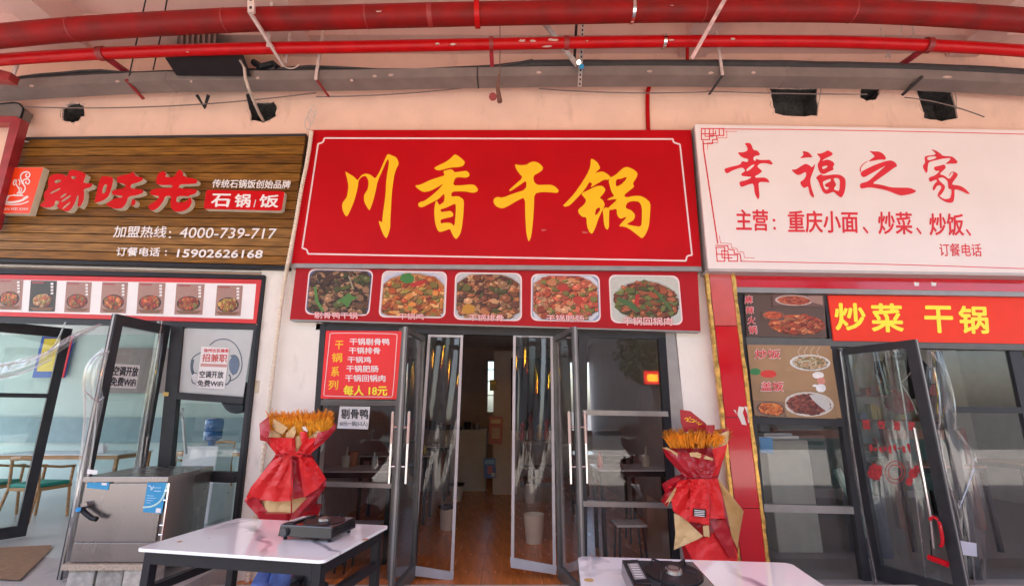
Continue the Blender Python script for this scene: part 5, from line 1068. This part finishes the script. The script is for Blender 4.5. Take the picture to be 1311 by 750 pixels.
p6('collar', [(245,220),(312,200),(300,250),(270,330),(240,345),(262,300)], .06, RPAP, 7)
p6('side_flap', [(25,372),(75,345),(105,345),(70,420),(45,472),(20,445),(40,410)], .05, RPAP2, 8); p6('lining', [(100,362),(106,372),(48,472),(36,462)], .065, GPAP, 9); p6('side_flap', [(25,372),(60,362),(70,385),(40,400)], .06, REDTILE, 10)
p6('skirt', [(95,360),(150,350),(165,420),(145,540),(75,490),(65,440)], .06, RPAP, 11)
p6('skirt', [(150,352),(210,350),(235,440),(232,552),(142,535),(150,440)], .10, RPAP, 12); p6('skirt', [(205,352),(268,350),(292,440),(300,524),(235,522),(238,440)], .085, RPAP, 13)
p6('lining', [(78,500),(110,510),(205,600),(185,612),(78,660),(85,590)], .03, GPAP, 14); p6('lining', [(205,555),(230,552),(234,604),(208,600)], .055, GPAP, 15)
p6('side_flap', [(268,345),(300,385),(382,490),(362,600),(355,655),(330,600),(310,500),(290,420)], .03, mat('ochre_paper', (.48, .27, .09), .5, var=.1, bump=.2), 16)
p6('lower_fold', [(125,640),(200,606),(236,602),(300,530),(330,600),(358,690),(350,720),(170,720)], .02, RPAP, 17); p6('lower_fold', [(236,535),(300,528),(330,600),(352,700),(320,690),(262,600)], .05, RPAP2, 18)
tg_ = build('tag_label', prism([(887.5,650.5),(904,652),(904,662),(888,660)], Y6-.305, .003), BLACKM, b2)
for k in range(4): build('tag_line', prism([(889,652.3+k*2.2),(902,653.4+k*2.2),(902,654.3+k*2.2),(889,653.2+k*2.2)], Y6-.307, .001), PAPERW, tg_)
cd = build('name_card', MB().poly([[P(x, y, Y6-.02) for x, y in ((871,524),(884,526),(894,534),(903,541),(911,553),(876,552),(872,540))]], Vector((0, .01, 0))), RPAP2, b2)
brush('gold_script', [([(876,536),(881,534),(879,540),(884,533)],.9), ([(884,536),(890,537),(886,541),(892,538)],.9), ([(891,541),(896,540),(893,544),(899,542)],.8), ([(878,538.5),(887,540)],.8)], (0,0), 1, Y6-.024, YEL, cd)
build('lower_wrap', MB().lathe((P(896,715,Y6).x, Y6, 0), [(.13, -.12), (.12, .15), (.15, .3)], 10), RPAP2, b2)

# ================================================================== VINYL CURTAINS
def curtain(name, q, Y, label, folds=3, amp=.02, m=VINYL, rim=True, nx=26, ny=46, seed=0, bar=True):
    rn = random.Random(seed); e = empty(name, P(*q[3], Y), label, 'curtain'); mb = MB(); a1, a2, a3 = [rn.uniform(0, 6) for _ in range(3)]
    for j in range(ny+1):
        for i in range(nx+1):
            u, v = i/nx, j/ny; x, y = bil(q, u, v); edge = min(1, 6*u*(1-u)*2)
            z = amp*edge*(math.sin(folds*6.28*u+a1+2.2*math.sin(v*3+a2))*(1-.55*v)+.35*math.sin(2.5*v*3.14+a3+4*u)+.2*math.sin(13*u+3*v))
            mb.v.append(tuple(P(x, y, Y+z)))
    for j in range(ny):
        for i in range(nx): k = j*(nx+1)+i; mb.f.append([k, k+1, k+nx+2, k+nx+1])
    build('sheet', mb, m, e, smooth=80)
    if rim:
        W = mat('magnetic_strip', (.50, .46, .46), .45, var=.1)
        for a, b in ((0, 3), (1, 2)):
            sgn = 1 if a == 0 else -1; build('edge_strip', prism([q[a], (q[a][0]+3.4*sgn, q[a][1]), (q[b][0]+4*sgn, q[b][1]), q[b]], Y-.012, .012), W, e)
        build('top_strip', prism([(q[0][0], q[0][1]-1), (q[1][0], q[1][1]-1), (q[1][0], q[1][1]+2), (q[0][0], q[0][1]+2)], Y-.016, .02), W, e)
    if bar:
        build('bottom_weight', prism([(q[3][0]-1, q[3][1]-13), (q[2][0]+1, q[2][1]-11), q[2], q[3]], Y-.014, .016), mat('pale_blue_strip', (.42, .44, .48), .5), e)
    return e
curtain('vinyl_curtain', [(548,429),(593,430),(580,743),(526,736)], F+.02, 'clear vinyl door curtain panel on the left of the middle doorway', 2, .016, seed=1)
curtain('vinyl_curtain', [(657,429),(708,430),(712,735),(654,726)], F+.02, 'clear vinyl door curtain panel on the right of the middle doorway', 1.6, .018, seed=5)
# bunched vinyl at the right shop and at the left leaf
VINYLR = glassmat('rolled_vinyl_edge', (.9, .88, .88), 1.45, .15, 0, 3, .14, 1.5, .16)
def drape(name, lines, Y, label, m=VINYL2, seed=0, ridges=None):
    """hanging sheet whose left and right outlines are given as pixel columns"""
    rn = random.Random(seed); L, Rr = lines; n = 40; nx = 18; e = empty(name, P(*L[-1], Y), label, 'curtain'); mb = MB()
    f = lambda pl, v: (lambda k: (pl[k][0]+(pl[k+1][0]-pl[k][0])*(v*(len(pl)-1)-k), pl[k][1]+(pl[k+1][1]-pl[k][1])*(v*(len(pl)-1)-k)))(min(len(pl)-2, int(v*(len(pl)-1))))
    L = smooth(L, 2); Rr = smooth(Rr, 2); a1, a2 = rn.uniform(0, 6), rn.uniform(0, 6)
    for j in range(n+1):
        for i in range(nx+1):
            u, v = i/nx, j/n; a = f(L, v); b = f(Rr, v); x = a[0]*(1-u)+b[0]*u; y = a[1]*(1-u)+b[1]*u
            mb.v.append(tuple(P(x, y, Y+.022*math.sin(u*6+a1+1.2*math.sin(v*3+a2))+.006*math.sin(u*15+v*5))))
    for j in range(n):
        for i in range(nx): k = j*(nx+1)+i; mb.f.append([k, k+1, k+nx+2, k+nx+1])
    build('sheet', mb, m, e, smooth=80)
    W = VINYLR
    for rp_ in (ridges or []): build('fold_edge', MB().tube([P(x, y, Y-.03) for x, y in smooth(rp_, 2)], .007, 6), W, e, smooth=True)
    return e
drape('vinyl_curtain', ([(1187,448),(1184,500),(1186,540),(1192,600),(1212,660),(1224,720),(1230,760)], [(1204,448),(1222,500),(1222,545),(1245,575),(1262,640),(1262,700),(1262,760)]), 5.0, 'bunched clear vinyl curtain hanging beside the open right leaf', seed=3, ridges=[[(1192,450),(1215,480),(1224,520),(1222,550)],[(1202,550),(1210,600),(1222,640),(1236,700),(1240,760)],[(1222,548),(1240,570),(1252,585),(1240,620),(1228,650)],[(1196,470),(1206,520),(1200,560)],[(1228,640),(1244,700),(1250,760)]])
drape('vinyl_curtain', ([(1082,452),(1095,520),(1110,600),(1122,680),(1134,760)], [(1160,446),(1163,520),(1180,600),(1195,680),(1208,760)]), 5.03, 'clear vinyl sheet hanging behind the glass of the open right leaf', seed=8, ridges=[[(1146,450),(1153,490),(1162,545),(1164,580),(1176,660),(1186,750)],[(1153,490),(1164,480),(1170,470)],[(1153,490),(1166,510),(1174,530)]])
drape('vinyl_curtain', ([(1074,445),(1078,480),(1084,540),(1098,640),(1110,700),(1120,760)], [(1079,445),(1084,480),(1089,540),(1103,640),(1116,700),(1128,760)]), 4.98, 'narrow gathered vinyl strip along the hinge post of the open right leaf', seed=9, ridges=[[(1076,450),(1083,500),(1090,560),(1102,640),(1113,700),(1124,752)]])
tag(build('paper_note', prism([(1225,691),(1250,695),(1251,712),(1224,709)], 4.93, .003), mat('lilac_paper', (.58,.56,.64), .6)), 'small pale lilac paper stuck on the right bunched vinyl curtain', 'note')
drape('vinyl_curtain', ([(-60,470),(0,466),(35,457),(60,450),(85,430),(128,414)], [(-60,498),(0,488),(40,476),(66,458),(92,440),(132,415)]), 4.85, 'clear vinyl curtain swept up and tied across the left shop doorway', VINYL3, seed=11, ridges=[[(0,468),(40,462),(70,446),(128,415)],[(62,450),(72,440),(84,412)],[(-20,486),(30,478),(66,460)]])
drape('vinyl_curtain', ([(132,445),(108,465),(103,500),(108,530),(100,600),(88,680),(80,745)], [(140,448),(134,470),(130,500),(134,512),(122,560),(112,620),(98,745)]), 4.32, 'crumpled clear vinyl bunched around the stile of the open left leaf', VINYL3, seed=12, ridges=[[(140,450),(120,456),(107,480),(110,520),(104,580)],[(125,515),(118,580),(104,660)],[(108,500),(124,515),(133,508)]])
drape('vinyl_curtain', ([(200,410),(192,470),(182,520),(176,570),(170,610)], [(211,410),(205,470),(196,520),(190,570),(184,610)]), 5.0, 'thin gathered vinyl strip hanging by the hinge of the open left leaf', seed=13, ridges=[[(207,412),(198,470),(186,540),(178,608)]])
# ================================================================== INTERIORS
WOODF = mat('light_wood', (.45, .24, .10), .45, var=.25, scale=6, stretch=(1, 1, 6)); TEALS = mat('teal_cushion', (.02, .30, .24), .6, var=.1)
TABW = mat('white_laminate', (.72, .76, .80), .15, var=.02); 
def chair(c, rz, label, seatm=TEALS, fr=WOODF, group=None, name='wooden_chair'):
    e = empty(name, (c[0], c[1], 0.004), label, 'chair', group, rz=R(rz))
    build('seat', MB().box(-.22, .22, -.21, .22, .42, .47), seatm, e, local=True, bevel=.015)
    build('seat_frame', MB().box(-.23, .23, -.22, -.19, .38, .42).box(-.23, .23, .19, .22, .38, .42).box(-.23, -.2, -.19, .19, .38, .42).box(.2, .23, -.19, .19, .38, .42), fr, e, local=True)
    for sx in (-1, 1):
        build('leg', MB().tube([(sx*.24, -.23, 0), (sx*.215, -.2, .40), (sx*.215, -.20, .64)], .018, 6), fr, e, local=True); build('leg', MB().tube([(sx*.24, .27, 0), (sx*.21, .21, .42), (sx*.2, .26, .80)], .018, 6), fr, e, local=True)
        build('armrest', MB().tube([(sx*.215, -.22, .65), (sx*.23, 0, .66), (sx*.2, .25, .70)], .018, 6), fr, e, local=True)
    build('backrest', MB().tube([(-.2, .26, .78), (0, .31, .80), (.2, .26, .78)], .028, 8), fr, e, local=True)
    return e
table((-7.0, 7.9), 0, 2.0, .75, 'long white table with a tissue on it inside the left shop', name='dining_table', legm=WOODF, topm=TABW, rung=False, z=.004)
table((-4.9, 8.4), 0, 1.3, .75, 'white table inside the left shop seen behind the open leaf', name='dining_table', legm=WOODF, topm=TABW, rung=False, z=.004)
chair((-6.35, 6.75), 175, 'wooden armchair with teal seat nearest the left shop entrance'); chair((-7.1, 6.8), 185, 'wooden armchair with teal seat farther left in the left shop')
chair((-4.75, 7.5), 180, 'wooden armchair with teal seat behind the steel cabinet glass')
chair((-5.6, 9.3), 0, 'wooden armchair with teal seat against the back wall of the left shop')
tag(build('wall_band', MB().box(-12, -2.8, 10.14, 10.195, .75, 1.25), mat('grey_blue_band', (.22, .33, .37), .6)), 'grey-blue painted bench back along the rear wall of the left shop', 'bench back')
p = PZ(60, 562, .755); tag(build('tissue', MB().poly([[(-6.75,7.75,.755),(-6.42,7.75,.755),(-6.46,7.75,.90),(-6.55,7.75,.86),(-6.66,7.75,.92),(-6.7,7.75,.83)]], Vector((.03, .06, 0))), PAPERW), 'crumpled white tissue on the long white table in the left shop', 'tissue')
po = tag(build('wall_poster', MB().box(-10.2, -9.52, 10.10, 10.13, 2.07, 2.95), mat('poster_blue', (.04, .10, .45), .4)), 'yellow and blue poster with red edge on the rear wall of the left shop', 'poster')
build('poster_field', MB().box(-10.12, -9.62, 10.085, 10.1, 2.2, 2.9), mat('poster_yellow', (.75, .55, .06), .4), po); build('poster_edge', MB().box(-9.6, -9.52, 10.08, 10.1, 2.07, 2.95), REDINK, po)
wd = empty('water_dispenser', (-4.05, 6.6, 0.004), 'white water dispenser with a blue bottle inside the left shop window', 'water dispenser')
build('cabinet', MB().box(-4.30, -3.85, 6.45, 6.8, .004, .95), mat('white_plastic', (.72, .74, .76), .35), wd, bevel=.015)
BLUEW = mat('blue_bottle', (.02, .13, .36), .12, var=.1, coat=.5)
build('bottle', MB().lathe((-4.05, 6.62, .95), [(.04, 0), (.05, .04), (.11, .08), (.115, .17), (.106, .185), (.115, .2), (.115, .31), (.10, .34), (.02, .36)], 18), BLUEW, wd, smooth=True)
tag(build('hanging_jacket', lump((-4.15, 7.3, 1.35), .22, 5, 2.0), mat('black_cloth', (.015, .015, .018), .9), smooth=60), 'black cloth bundle hanging behind the blue bottle in the left shop', 'clothing')
tag(build('serving_hatch', MB().box(-8.7, -7.3, 10.12, 10.195, 1.75, 2.7), mat('hatch_dark', (.26, .22, .22), .6)), 'dark serving hatch in the rear wall of the left shop', 'hatch')
tag(build('curtain_rail_tube', MB().tube([(-3.9, 5.9, .9), (-4.0, 5.9, 1.3), (-4.1, 6.0, 1.42), (-4.2, 6.1, 1.3)], .02, 6), mat('pale_tube', (.6, .62, .6), .4)), 'pale bent tube behind the open left leaf', 'tube')
# ---- middle shop
GTOP = mat('grey_marble_top', (.55, .53, .53), .2, var=.08)
def stool(c, label, grp):
    e = empty('stool', (c[0], c[1], CF+.006), label, 'stool', grp)
    build('seat', MB().box(-.16, .16, -.14, .14, .42, .445), GTOP, e, local=True, bevel=.01)
    for sx in (-1, 1):
        for sy in (-1, 1): build('leg', MB().tube([(sx*.15, sy*.13, 0), (sx*.12, sy*.10, .42)], .012, 5), BLACKM, e, local=True)
    return e
for i, (x, y, l) in enumerate(((-1.85, 5.85, 'grey topped table just inside the left window of the middle shop'), (-1.75, 7.6, 'second grey topped table from the street on the left of the middle shop'), (1.45, 5.95, 'grey topped table just inside the right window of the middle shop'), (1.4, 7.8, 'second grey topped table from the street on the right of the middle shop'), (-1.7, 9.4, 'rearmost grey topped table on the left of the middle shop'))):
    table((x, y), 0, 1.05 if x < 0 else .95, .62, l, name='dining_table', topm=GTOP, rung=False, z=CF+.006)
stool((-1.95, 5.42), 'grey topped stool nearest the left window corner, left one of the pair', 'stools'); stool((-1.55, 5.40), 'grey topped stool beside the left window corner, right one of the pair', 'stools')
stool((1.25, 5.45), 'black framed stool under the right window table', 'stools'); stool((1.62, 6.5), 'black framed stool behind the right window table', 'stools')
for x, y, l in ((-1.98, 5.9, 'left'), (1.62, 6.0, 'right')):
    tag(build('chopstick_holder', MB().lathe((x, y, .751), [(.045, 0), (.05, .13), (.046, .13), (.04, .02)], 12).tube([(x, y, .77), (x+.01, y, .98)], .012, 6), mat('cream_plastic', (.55, .48, .38), .5)), 'cream chopstick holder on the %s window table of the middle shop' % l, 'holder')
tag(build('tissue_pot', MB().lathe((-1.95, 6.05, .751), [(.06, 0), (.07, .16), (.05, .17)], 12), mat('dull_orange', (.4, .13, .05), .5)), 'dull orange pot behind the holder on the left window table', 'pot')
rn = random.Random(12)
for i, (x, y, z, c, l) in enumerate(((1.05,5.9,.751,(.55,.05,.03),'small red sauce bottle on the right window table'), (-1.35,7.6,.751,(.5,.35,.05),'small amber sauce bottle on the second left table'), (1.15,7.8,.751,(.1,.2,.4),'small blue sauce bottle on the second right table'), (-1.6,5.75,.751,(.4,.4,.38),'pale sauce jar on the left window table'))):
    tag(build('sauce_bottle', MB().lathe((x, y, z), [(.03, 0), (.033, .1), (.012, .14), (.012, .18)], 10), mat('sauce_%d' % i, c, .3), smooth=True), l, 'bottle')
# kraft bag behind right window
tag(build('kraft_bag', MB().hexa([(1.45,5.55,CF),(1.85,5.55,CF),(1.78,5.6,.52),(1.62,5.6,.42),(1.5,5.6,.5)], [(1.45,5.75,CF),(1.85,5.75,CF),(1.78,5.7,.52),(1.62,5.7,.42),(1.5,5.7,.5)]), mat('dull_kraft', (.30,.19,.14), .8, var=.15)), 'brown paper bag on the floor inside the right window of the middle shop', 'bag')
BIN = mat('cream_bin', (.62, .55, .42), .5, var=.06)
def bin_(c, label, liner=True, r=.11, h=.27, grp='cream waste bins'):
    e = empty('waste_bin', (*c, CF+.006), label, 'bin', grp)
    build('bucket', MB().lathe((0, 0, 0), [(r*.78, 0), (r, h), (r*.94, h), (r*.72, .01)], 18), BIN, e, local=True, smooth=True)
    if liner: build('black_liner', lump((0, 0, h-.03), r*1.12, int(c[0]*100) % 50, .6), BLACKM, e, local=True, smooth=60)
def groundpt(px_, py_): q = PZ(px_, py_, CF+.006); return (q.x, q.y)
bin_(groundpt(572, 677), 'cream bin with black liner, nearest the doorway behind the left curtain'); bin_(groundpt(585, 641), 'cream bin farther in, standing behind the nearest one on the left', True)
bin_(groundpt(684, 694), 'tall cream bucket behind the right curtain by the doorway', False, .13, .33); bin_(groundpt(679, 643), 'cream bucket farther in behind the right curtain', False, .12, .3)
fx = empty('fire_extinguisher', (*groundpt(611, 612), CF+.006), 'red fire extinguisher standing by the doorway at the back', 'fire extinguisher')
c = groundpt(611, 612)
build('cylinder', MB().lathe((c[0], c[1], CF+.006), [(.07, 0), (.08, .03), (.08, .5), (.05, .6), (.02, .64)], 14), REDTILE, fx, smooth=True); build('nozzle', MB().tube([(c[0], c[1], .44), (c[0]+.03, c[1], .52), (c[0]+.1, c[1], .4)], .015, 6), BLACKM, fx)
# counter, partition, shelf and posters at the back
tag(build('back_counter', MB().box(-2.0, -.55, 10.2, 10.8, CF, 1.0), mat('cream_counter', (.5, .46, .41), .6)), 'low cream counter at the back left of the middle shop', 'counter')
mb = MB(); rn = random.Random(6)
kt = empty('kitchen_clutter', (-1.3, 10.4, 1.0), 'dark pots and bowls crowded on the back counter', 'cookware')
for i in range(7):
    x = -1.9+i*.19; h_ = rn.uniform(.06, .2); build('pot', MB().lathe((x, 10.4, 1.0), [(.07, 0), (.08, h_), (.06, h_)], 12), BLACKM if i % 2 else STEEL, kt)
tag(build('partition', MB().box(-.38, .15, 9.8, 9.9, CF, 2.6), mat('cream_partition', (.55, .46, .38), .7)), 'cream partition wall panel at the back of the middle shop', 'partition')
def flatposter(q, Y, label, base, spots, seed):
    o = tag(build('wall_poster', prism(q, Y, .01), mat('p_%d' % seed, base, .4)), label, 'poster'); rn = random.Random(seed)
    for i, (u0, v0, u1, v1, c) in enumerate(spots):
        a = [bil(q, *t) for t in ((u0, v0), (u1, v0), (u1, v1), (u0, v1))]; build('print_block', prism(a, Y-.004-.001*i, .003), mat('pc_%.2f_%.2f_%.2f' % c, c, .4), o)
flatposter([(626,533),(644,533),(643,568),(626,568)], 9.7, 'red poster on the partition at the back of the middle shop', (.35,.03,.02), [(.15,.1,.85,.25,(.6,.4,.2)),(.2,.4,.8,.8,(.45,.25,.15))], 1)
flatposter([(619,586),(634,586),(635,611),(620,612)], 9.6, 'small blue box standing on the floor by the partition', (.04,.12,.35), [(.1,.1,.9,.3,(.15,.35,.55)),(.3,.4,.75,.8,(.45,.12,.15)),(.6,.75,.95,.95,(.5,.5,.5))], 2)
flatposter([(627,486),(636,486),(636,500),(627,500)], 9.7, 'small yellow print high on the partition', (.3,.2,.05), [(.1,.1,.9,.4,(.7,.5,.05))], 3)
sh_ = empty('altar_shelf', P(645, 600, 9.3), 'wooden cabinet with red lamps and ornaments beside the partition', 'cabinet')
build('cabinet_frame', MB().box(.1, .85, 9.1, 9.6, CF, .05).box(.1, .14, 9.1, 9.6, .05, .8).box(.81, .85, 9.1, 9.6, .05, .8).box(.1, .85, 9.1, 9.6, .8, .84), mat('ochre_wood', (.22, .13, .05), .5), sh_); build('shelf', MB().box(.14, .81, 9.12, 9.58, .35, .38), mat('ochre_wood', (.22,.13,.05), .5), sh_)
for i, (x, h_, m_) in enumerate(((.2,.35,REDTILE),(.36,.5,mat('cup_red',(.3,.05,.04),.4)),(.52,.3,GOLD),(.66,.42,REDTILE))): build('ornament', MB().lathe((x, 9.35, .84), [(.05, 0), (.07, h_*.3), (.03, h_*.6), (.06, h_*.8), (.01, h_)], 10), m_, sh_, smooth=True)
tag(build('dark_doorway', MB().box(-.02, .95, 9.75, 9.78, 1.0, 2.45), mat('door_void', (.012, .01, .01), .9)), 'dark opening above the cabinet at the back of the middle shop', 'doorway')  # solid near-black panel; the opening's darkness is put into its colour
# slit window: bright outdoors behind
sw = empty('slit_window', (-.51, 12.2, 1.35), 'narrow bright vertical window at the far end of the middle shop', 'window')
build('pane', MB().box(-.62, -.40, 12.24, 12.25, 1.35, 2.62), GLASS, sw)
for z in (1.75, 2.1, 2.4): build('glazing_bar', MB().box(-.62, -.40, 12.22, 12.26, z, z+.02), FRAME, sw)
# ---- right shop
tag(build('drinks_fridge', MB().box(3.1, 3.62, 6.0, 6.5, CF, 1.05), mat('pale_green_enamel', (.42, .45, .40), .35), bevel=.02), 'pale grey-green low fridge inside the right shop side window', 'fridge')
tag(build('tray_stack', MB().box(3.12, 3.55, 6.05, 6.4, 1.06, 1.10).box(3.14, 3.5, 6.1, 6.35, 1.10, 1.13), TABW, bevel=.01), 'white trays stacked on the low fridge in the right shop', 'trays')
tag(build('blue_notice', prism([(972,559),(989,560),(990,580),(974,579)], F+.06, .002), mat('blue_notice_print', (.04, .28, .62), .4)), 'small blue notice on the glass of the right shop side window', 'notice')
e = empty('water_bottle', (4.15, 5.9, .002), 'water dispenser with a dark body and blue bottle in the right shop', 'water dispenser')
build('body', MB().box(4.0, 4.28, 5.8, 6.1, CF, .45), mat('dim_navy', (.04, .05, .09), .4), e, bevel=.01); build('bottle', MB().lathe((4.14, 5.95, .45), [(.05, 0), (.11, .06), (.11, .28), (.03, .34)], 14), BLUEW, e, smooth=True)
tag(build('green_chair_back', MB().tube([(3.75, 5.75, .75), (3.82, 5.7, .5), (3.9, 5.68, .25), (3.92, 5.7, .05)], .045, 8), mat('mint_plastic', (.20, .38, .32), .5), smooth=True), 'mint green curved chair back inside the right shop side window', 'chair')
for i, (x, y, l) in enumerate(((4.5, 7.6, 'brown wooden booth in the right shop behind the side window'), (6.0, 7.4, 'brown wooden booth in the right shop behind the vinyl curtain'))):
    e = empty('booth_seat', (x, y, .002), l, 'booth'); W2 = mat('red_brown_wood', (.22, .075, .04), .5, var=.2)
    build('side_post', MB().box(x-.6, x-.52, y-.3, y-.22, CF, 1.15), W2, e); build('side_post', MB().box(x+.52, x+.6, y-.3, y-.22, CF, 1.15), W2, e); build('top_rail', MB().box(x-.52, x+.52, y-.3, y-.22, 1.0, 1.12), W2, e)
    build('back_panel', MB().box(x-.52, x+.52, y-.28, y-.24, .3, 1.0), mat('dark_green_pad', (.03, .07, .06), .7), e)
tag(build('cook_apparel', lump((5.55, 6.7, 1.55), .28, 7, 2.2), mat('black_cloth', (.015, .015, .018), .9), smooth=60), 'dark hanging garment behind the bunched vinyl in the right shop', 'clothing')
tag(build('red_cloth', lump((5.35, 6.65, 1.35), .16, 9, 1.8), mat('dim_red_cloth', (.30, .02, .03), .8), smooth=60), 'red cloth hanging by the dark garment in the right shop', 'cloth')

for i, (x, y, l) in enumerate(((5.2, 6.3, 'dark topped table inside the right shop behind the vinyl'), (7.0, 6.6, 'dark topped table farthest right in the right shop'), (6.2, 8.3, 'dark topped table at the back of the right shop'))):
    table((x, y), 0, 1.1, .65, l, name='dining_table', topm=mat('brown_table_top', (.28, .13, .07), .25), rung=False, z=CF+.006)
gs = empty('goods_shelf', (6.0, 9.3, CF), 'shelf of bottles and boxes along the back wall of the right shop', 'shelf'); rn = random.Random(44)
for z in (.3, .75, 1.2, 1.65): build('shelf_board', MB().box(4.6, 8.2, 9.1, 9.45, z, z+.03), W2, gs)
for x in (4.6, 6.4, 8.17): build('upright', MB().box(x, x+.03, 9.09, 9.46, CF, 1.9), W2, gs)
for i in range(64):
    z = (.33, .78, 1.23, 1.68)[i % 4]; x = 4.7+rn.random()*3.3; h_ = rn.uniform(.1, .3); c = rn.choice(((.5,.05,.03),(.6,.5,.1),(.1,.25,.1),(.6,.58,.55),(.08,.15,.4)))
    build('packet', MB().box(x, x+rn.uniform(.06, .16), 9.15, 9.3, z, z+h_) if i % 3 else MB().lathe((x, 9.2, z), [(.035, 0), (.04, h_*.7), (.015, h_*.85), (.015, h_)], 8), mat('pack_%.2f' % c[0], c, .4), gs)
rn = random.Random(44)
# ================================================================== ACROSS THE STREET (what the panes mirror)
ob = empty('street_building', (0, -24, 0), 'pale apartment building across the street', 'building')
build('wall', MB().box(-26, 26, -30, -24, 0, 11), mat('far_render', (.50, .48, .46), .8, var=.1), ob)
for i in range(12):
    for j in range(3):
        if (i*5+j*3) % 7 == 0: continue
        x = -23+i*4.1; z = 3.9+j*2.7; f_ = build('window', MB().box(x, x+1.8, -24, -23.95, z, z+1.5), FRAME, ob)
for i, (x, y, s) in enumerate(((-9, -15, 1.0), (-2.5, -16, 1.15), (7.5, -14.5, .95), (14, -16, 1.1))):
    t_ = empty('street_tree', (x, y, 0), ('first', 'second', 'third', 'fourth')[i]+' leafy tree from the left along the far kerb', 'tree'); rn = random.Random(i)
    build('trunk', MB().tube([(x, y, 0), (x+.1, y, 2*s), (x-.1, y+.1, 4*s)], .16, 8, rs=[.2, .15, .07]), mat('bark', (.10, .07, .05), .9, bump=.4), t_)
    mb = MB()
    for k in range(2600):
        a = rn.uniform(0, 6.28); q_ = rn.random()**.5; cz = rn.uniform(-1, 1); r_ = 2.1*s*math.sqrt(1-cz*cz)*q_*(1+.25*math.sin(3*a+i)); p = Vector((x+r_*math.cos(a), y+r_*math.sin(a), 4.6*s+cz*1.9*s)); v1 = Vector((rn.uniform(-1, 1), rn.uniform(-1, 1), rn.uniform(-1, 1)))*.14; v2 = v1.cross(Vector((rn.uniform(-1, 1), rn.uniform(-1, 1), .3))).normalized()*.08
        mb.quad(p-v1, p+v2, p+v1, p-v2)
    build('crown', mb, mat('leaves', (.06, .11, .03), .7, var=.4, scale=2), t_)
# lit sign across the street mirrored in the right window and the curtains
em = empty('lit_sign', (5.4, -8, 2.2), 'red and yellow lit sign board across the street, mirrored in the right window', 'lit sign')
build('board', MB().box(5.1, 5.75, -8.1, -8.02, 2.35, 2.85), emat('sign_red_glow', (1, .03, .02), 1.6), em); build('glow_band', MB().box(5.2, 5.6, -8.02, -8.0, 2.45, 2.72), emat('sign_yellow_glow', (1, .55, .03), 3.0), em)
build('post', MB().box(5.38, 5.46, -8.09, -8.03, 0, 2.34), BLACKM, em)
em2 = empty('lit_sign', (0, -8.5, 2.0), 'long yellow lit sign across the street, mirrored in the door curtains', 'lit sign')
build('board', MB().box(-3.2, 1.6, -8.7, -8.6, 2.6, 3.3), mat('sign_dark_blue', (.03,.03,.12), .5), em2)
for i in range(6): build('glow_letter', MB().box(-3.0+i*.78, -2.45+i*.78, -8.6, -8.58, 2.72, 3.18), emat('letter_glow_%d' % i, (1, .75, .03) if i % 3 else (.9, .1, .08), 7), em2)
build('post', MB().box(-3.1, -3.0, -8.69, -8.61, 0, 2.6).box(1.4, 1.5, -8.69, -8.61, 0, 2.6), BLACKM, em2)
